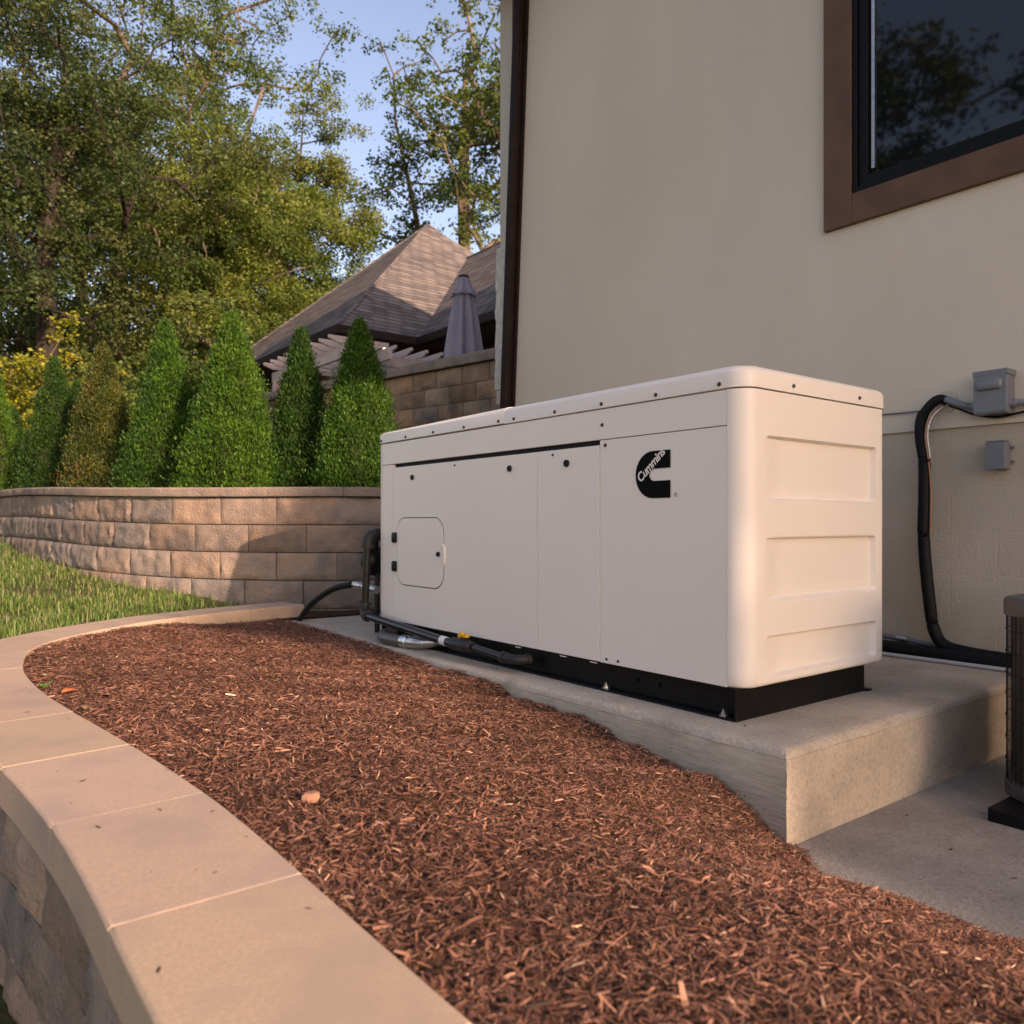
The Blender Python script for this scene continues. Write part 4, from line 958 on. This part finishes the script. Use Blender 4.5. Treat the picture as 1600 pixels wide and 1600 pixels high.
# ------------------------------------------------------------ broadleaf trees
def tree(px, d, label, zc, rad_, hgt, pal, seed, ncl=80, per=330, leaf=.11, csz=.55, z0=.9, bark=BARK, trunk_r=.2, name='broadleaf_tree', cat='tree', lean_=(0, 0), base_frac=0, fork=.45, group='trees behind the hedge', cloud=None):
    rng = np.random.default_rng(seed); a = math.atan2(960, 1244); lat = (px-800)/1244*d
    bx = math.sin(a)*d+math.cos(a)*lat; by = math.cos(a)*d-math.sin(a)*lat
    root = empty(name, (bx, by, z0), label, cat, group)
    # cluster centres in an uneven ellipsoid shell
    C = []; cx, cy = bx+lean_[0], by+lean_[1]
    ph0 = rng.random(3)*6
    while len(C) < ncl:
        v = rng.normal(0, 1, 3); v /= np.linalg.norm(v); r = rng.random()**.45
        f = 1+.22*math.sin(3*math.atan2(v[1], v[0])+ph0[0])+.18*math.sin(5*v[2]+ph0[1])
        p = np.array([cx+v[0]*r*rad_*f, cy+v[1]*r*rad_*f, zc+v[2]*r*hgt*f])
        if p[2] > z0+(.8 if hgt > 1 else .04): C.append(p)
    C = np.array(C)
    # skeleton
    fk = z0+(zc-hgt*fork-z0) if zc-hgt*fork > z0+.5 else z0+min(.5, hgt*.3)
    nodes = [np.array([bx, by, z0-.2])]; par = [-1]
    K = 8
    for i in range(1, K+1):
        q = i/K; z = z0+(zc+hgt*.35-z0)*q; w = np.array([math.sin(q*5+ph0[0])*.12+lean_[0]*q*q, math.sin(q*4+ph0[1])*.12+lean_[1]*q*q])*rad_*.35/1.0
        w = np.array([lean_[0]*q*q+math.sin(q*5+ph0[0])*.06*rad_, lean_[1]*q*q+math.sin(q*4+ph0[1])*.06*rad_])
        nodes.append(np.array([bx+w[0], by+w[1], z])); par.append(i-1)
    order = np.argsort([np.hypot(c[0]-cx, c[1]-cy)+.2*abs(c[2]-zc) for c in C])
    tips = []
    for ci in order:
        c = C[ci]; N_ = np.array(nodes); dl = c-N_; dist = np.linalg.norm(dl, axis=1); slope = dl[:, 2]/(dist+1e-6)
        cost = dist*(1+.8*np.maximum(0, .25-slope)); cost[0] = 1e9; cost[N_[:, 2] < fk] += 4
        j = int(np.argmin(cost)); p0 = N_[j]; 
        mid = (p0+c)/2+rng.normal(0, .07, 3)*dist[j]; mid[2] -= .06*dist[j]*0
        nodes.append(mid); par.append(j); nodes.append(c); par.append(len(nodes)-2); tips.append(len(nodes)-1)
    area = np.zeros(len(nodes))
    for tnode in tips:
        k = tnode
        while k >= 0: area[k] += 1; k = par[k]
    R = trunk_r*(area/len(tips))**.5
    m = MB()
    for k in range(1, len(nodes)):
        j = par[k]; 
        m.tube([tuple(nodes[j]), tuple(nodes[k])], [max(.007, min(R[j], R[k]*1.35)), max(.005, R[k])], 7 if R[k] > .05 else 5, cap=False)
    m.build('trunk', bark, root, smooth=True)
    n = ncl*per; ci = np.repeat(np.arange(ncl), per)
    # sub clumps
    sub = rng.normal(0, 1, (ncl, 7, 3))*csz*np.array([.75, .75, .42]); si = rng.integers(0, 7, n)
    P = C[ci]+sub[ci, si]+rng.normal(0, 1, (n, 3))*csz*np.array([.30, .30, .20])
    dr = rng.normal(0, 1, (n, 3)); dr[:, 2] = dr[:, 2]*.6-.25; dr /= np.linalg.norm(dr, axis=1)[:, None]
    s_ = np.cross(dr, rng.normal(0, 1, (n, 3))); s_ /= np.linalg.norm(s_, axis=1)[:, None]+1e-6
    ln = leaf*(.6+.7*rng.random(n)); w = ln*.33
    V = np.stack([P, P+dr*(ln*.45)[:, None]+s_*w[:, None], P+dr*ln[:, None], P+dr*(ln*.45)[:, None]-s_*w[:, None]], 1).reshape(-1, 3); F = np.arange(n*4).reshape(-1, 4)
    pal = np.array(pal); pc = pal[rng.integers(0, len(pal), ncl)]; c = pc[ci]*(.7+.6*rng.random((n, 1)))
    big_mesh('crown', V, F, c, LEAF, root)
    return root
OL = [(.080, .125, .022), (.105, .145, .027), (.065, .10, .02), (.13, .155, .032)]
DK = [(.048, .078, .018), (.062, .095, .022), (.038, .06, .016), (.09, .11, .027)]
YG = [(.135, .175, .027), (.11, .155, .025), (.165, .19, .036), (.085, .13, .022)]
YL = [(.23, .23, .015), (.17, .19, .02), (.11, .15, .025), (.27, .24, .02)]
tree(-70, 22, 'dark leafy tree at the far left edge with overhanging boughs', 9.0, 4.2, 7, DK, 21, 110, 520, .10, .6, trunk_r=.2, bark=BARKD)
tree(88, 20, 'big dark-trunked forked tree behind the yellow shrub', 10.0, 4.0, 6.2, DK, 22, 120, 480, .095, .55, trunk_r=.23, bark=BARKD, fork=.75)
tree(180, 27, 'tall olive tree with pale trunk above the olive-brown arborvitae', 11.5, 4.6, 9.0, OL, 23, 135, 450, .105, .62, trunk_r=.24)
tree(262, 33, 'slender tall tree rising centre left of the yellow-green crown', 13, 4.2, 10.5, OL[:3]+DK[:1], 24, 110, 430, .12, .7, trunk_r=.24)
tree(345, 25, 'yellow-green tree directly behind the tallest bright arborvitae', 7.6, 3.2, 5.8, YG, 25, 120, 700, .10, .55, trunk_r=.18)
tree(425, 31, 'large sunlit yellow-green tree whose crown rounds off beside the open sky', 10.6, 4.0, 7.4, YG, 26, 185, 760, .115, .66, trunk_r=.28)
tree(20, 33, 'hazy olive tree far behind the yellow shrub', 9, 5, 8, OL, 27, 90, 260, .17, .8, trunk_r=.25)
tree(345, 40, 'tall back tree whose top shows above the yellow-green crowns', 17, 5.5, 12, OL, 28, 90, 260, .18, .85, trunk_r=.3)
tree(125, 40, 'tall back tree between the dark forked trunk and the olive tree', 17, 5.5, 12, OL[:2]+DK[:2], 29, 70, 260, .18, .85, trunk_r=.3)
tree(728, 33, 'sparse pale-limbed tree standing behind the roof peak', 17.0, 3.6, 6.0, OL+DK[:1], 30, 60, 150, .17, .55, trunk_r=.26, fork=.85)
tree(800, 30, 'sparse tree half hidden by the house corner', 15.5, 3.2, 6.0, OL+DK[:1], 31, 60, 150, .16, .55, trunk_r=.22, fork=.85)
tree(700, 36, 'leaning thin tree left of the pale-limbed one above the roof', 16.5, 2.8, 6.4, DK+OL[:1], 32, 40, 130, .17, .55, trunk_r=.16, fork=.85, lean_=(-2.0, 1.0))
tree(45, 13.5, 'yellow-leaved low shrub spreading behind the leftmost arborvitaes', 2.75, 1.35, 1.1, YL, 33, 46, 260, .07, .26, trunk_r=.05, name='yellow_shrub', cat='shrub', group=None)
tree(155, 17, 'dull green bush behind the olive-brown arborvitae', 2.6, 1.6, 1.5, OL, 34, 46, 300, .09, .34, trunk_r=.06, name='leafy_bush', cat='bush', group=None)
tree(310, 15, 'pale green bush seen between the two big green arborvitaes', 2.9, 1.5, 1.6, YG[:2]+OL, 35, 46, 300, .09, .34, trunk_r=.06, name='leafy_bush', cat='bush', group=None)

def tree_at(x, y, *a, **k):
    an = math.atan2(960, 1244); d = x*math.sin(an)+y*math.cos(an); lat = x*math.cos(an)-y*math.sin(an); return tree(800+lat/d*1244, d, *a, **k)
tree_at(7.35, -28, 'tall tree across the yard behind the viewer that filters the evening sun', 10.3, 2.4, 2.3, OL, 41, 250, 800, .18, .45, z0=-.6, trunk_r=.25, group=None)  # unseen tree added to dim the sun on the cabinet's end face
tree_at(-15, 13, 'tall dark tree left of the yard, mirrored in the house window', 9.5, 4.2, 7, DK, 42, 90, 220, .2, .8, z0=-.6, trunk_r=.3, group=None)
tree_at(-17, 7, 'broad dark tree left of the yard near the window reflection', 9.0, 4.5, 6.5, DK, 43, 90, 220, .2, .8, z0=-.6, trunk_r=.3, group=None)

# far woodland that reads as one mass
def woodland():
    n = 130000; rng = np.random.default_rng(5)
    ncl = 420; t = rng.random(ncl); a = math.atan2(960, 1244)
    px = -500+1250*t; d = 46+16*rng.random(ncl); lat = (px-800)/1244*d; cx = math.sin(a)*d+math.cos(a)*lat; cy = math.cos(a)*d-math.sin(a)*lat
    top = 8.5+3*np.sin(px*.013)+2*np.sin(px*.031); cz = .9+rng.random(ncl)**.8*top
    ci = rng.integers(0, ncl, n); P = np.stack([cx[ci], cy[ci], cz[ci]], 1)+rng.normal(0, 1, (n, 3))*np.array([1.2, 1.2, .8])
    P[:, 2] = np.maximum(P[:, 2], .8)
    dr = rng.normal(0, 1, (n, 3)); dr /= np.linalg.norm(dr, axis=1)[:, None]; s_ = np.cross(dr, rng.normal(0, 1, (n, 3))); s_ /= np.linalg.norm(s_, axis=1)[:, None]+1e-6
    ln = .25*(.6+.7*rng.random(n)); w = ln*.36
    V = np.stack([P, P+dr*(ln*.45)[:, None]+s_*w[:, None], P+dr*ln[:, None], P+dr*(ln*.45)[:, None]-s_*w[:, None]], 1).reshape(-1, 3); F = np.arange(n*4).reshape(-1, 4)
    pal = np.array(OL+DK); c = pal[rng.integers(0, len(pal), ncl)][ci]*(.7+.6*rng.random((n, 1)))
    o = big_mesh('woodland', V, F, c, LEAF); tag(o, 'distant olive-green woods behind the hedge and trees', 'woods', kind='stuff')
woodland()

# ------------------------------------------------------------ small things on the bed
def bed_z(x, y): return float(mulch_z(np.array(x), np.array(y)))
def pt(px, py, it=6):
    z = 0.0; a = math.atan2(960, 1244)
    for _ in range(it):
        d = 1244*(.72-z)/(py-816); lat = (px-800)/1244*d; x = math.sin(a)*d+math.cos(a)*lat; y = math.cos(a)*d-math.sin(a)*lat; z = bed_z(x, y)
    return x, y, z
def litter():
    rng = np.random.default_rng(77); P = []; 
    for _ in range(46):
        sdist = CA[-1]*(.28+.7*rng.random()); p, nn = at(CP, CA, float(sdist)); q = p+nn*float(rng.uniform(-.15, .15)*rng.random()**.3); P.append((q.x, q.y, .1012))
    for _ in range(26): P.append((rng.uniform(2.26, 2.37), rng.uniform(1.6, 5.4), .001))
    for _ in range(12): P.append((rng.uniform(3.4, 4.15), rng.uniform(1.55, 3.0), .001))
    for _ in range(30): P.append((rng.uniform(2.3, 3.6), rng.uniform(.9, 1.44), -.309))
    P = np.array(P); n = len(P); yaw = rng.random(n)*6.28; d = np.stack([np.cos(yaw), np.sin(yaw), np.zeros(n)], 1); s_ = np.stack([-np.sin(yaw), np.cos(yaw), np.zeros(n)], 1)
    ln = (.004+.012*rng.random(n)**2)[:, None]; w = ln*.28; Z = np.array([0, 0, 1.])
    v = np.stack([P-d*ln, P+s_*w+Z*.0015, P+d*ln+Z*.001, P-s_*w+Z*.0005], 1).reshape(-1, 3)
    c = np.array([(.10, .06, .035), (.05, .03, .02), (.22, .12, .06)])[rng.integers(0, 3, n)]
    o = big_mesh('leaf_litter', v, np.arange(n*4).reshape(-1, 4), c, CHIP); tag(o, 'tiny bark and leaf crumbs strewn on the curb and concrete', 'litter', kind='stuff')
litter()
st = pt(486, 1256)
m = MB(); r = random.Random(3); rs = []
for z, k in ((-.004, .8), (.004, 1.0), (.012, .95), (.016, .7)):
    rs.append([(k*.022*(1+.15*math.sin(2.3*i)) * math.cos(2*PI*i/8), k*.017*(1+.12*math.cos(1.7*i))*math.sin(2*PI*i/8), z+.01) for i in range(8)])
m.loft(rs); so = m.build('pebble', mat('tan_stone', (.24, .115, .07), (.30, .155, .095), scale=60, rough=.9), None, smooth=False); so.location = st; tag(so, 'small tan stone lying on the mulch near the curb', 'stone')
def leaf(loc, size, colr, label, rz, nm='fallen_leaf'):
    m = MB(); top = [(0, 0), (.3, .28), (.6, .32), (.85, .18), (1.05, 0), (.85, -.16), (.55, -.33), (.28, -.26)]
    up_ = [(a*size, b*size, .004+.25*size*abs(b)+.05*size*math.sin(a*5)) for a, b in top]; ct = [(.25*size, 0, .002), (.6*size, 0, .004)]
    vs = up_+ct; lo_ = [(x, y, z-.0006) for x, y, z in vs]
    fs = [(0, 1, 8), (1, 2, 9, 8), (2, 3, 9), (3, 4, 9), (4, 5, 9), (5, 6, 9), (6, 7, 8, 9), (7, 0, 8)]
    m.add(vs, fs); m.add(lo_, [f[::-1] for f in fs])
    o = m.build(nm, colr, None); o.location = (loc[0], loc[1], loc[2]+.012); o.rotation_euler = (.15, -.1, rz); tag(o, label, 'leaf'); return o
LR = mat('rust_leaf', (.36, .10, .02), (.28, .09, .03), scale=60, rough=.6); LB = mat('brown_leaf', (.25, .14, .07), rough=.7); LT = mat('tan_leaf', (.42, .26, .14), rough=.7)
leaf(pt(95, 1090), .06, LR, 'rusty orange dead leaf on the mulch against the curb, beside the sprig', .3)
leaf(pt(132, 1116), .045, LB, 'brown dead leaf on the mulch where the curb bends', 1.2)
leaf(pt(72, 1062), .045, LT, 'tan dead leaf on the mulch near the small green sprig', 2.2)
leaf(pt(705, 1186), .03, LR, 'tiny red leaf scrap out in the middle of the mulch', 2.0)
sp = empty('weed_sprig', pt(69, 1077), 'tiny green weed sprig at the curb edge of the mulch', 'weed')
m = MB()
for i in range(9):
    a = i*2.4; L_ = .018+.008*(i % 3); b = Vector(sp.location)+Vector((0, 0, .004)); d_ = Vector((math.cos(a), math.sin(a), .9)).normalized(); s_ = Vector((-math.sin(a), math.cos(a), 0))*.005
    p = b+d_*L_*.6; m.add([b, p+s_, b+d_*L_*1.3, p-s_], [(0, 1, 2, 3)])
m.cc = (1, 1, 1); m.build('leaves', mat('weed_green', (.08, .20, .03), (.12, .26, .05), scale=50, rough=.6), sp)

for o in ORG:
    if '_org' in o: del o['_org']
for o in list(COL.objects):
    if o.parent is not None and 'kind' in o: del o['kind']
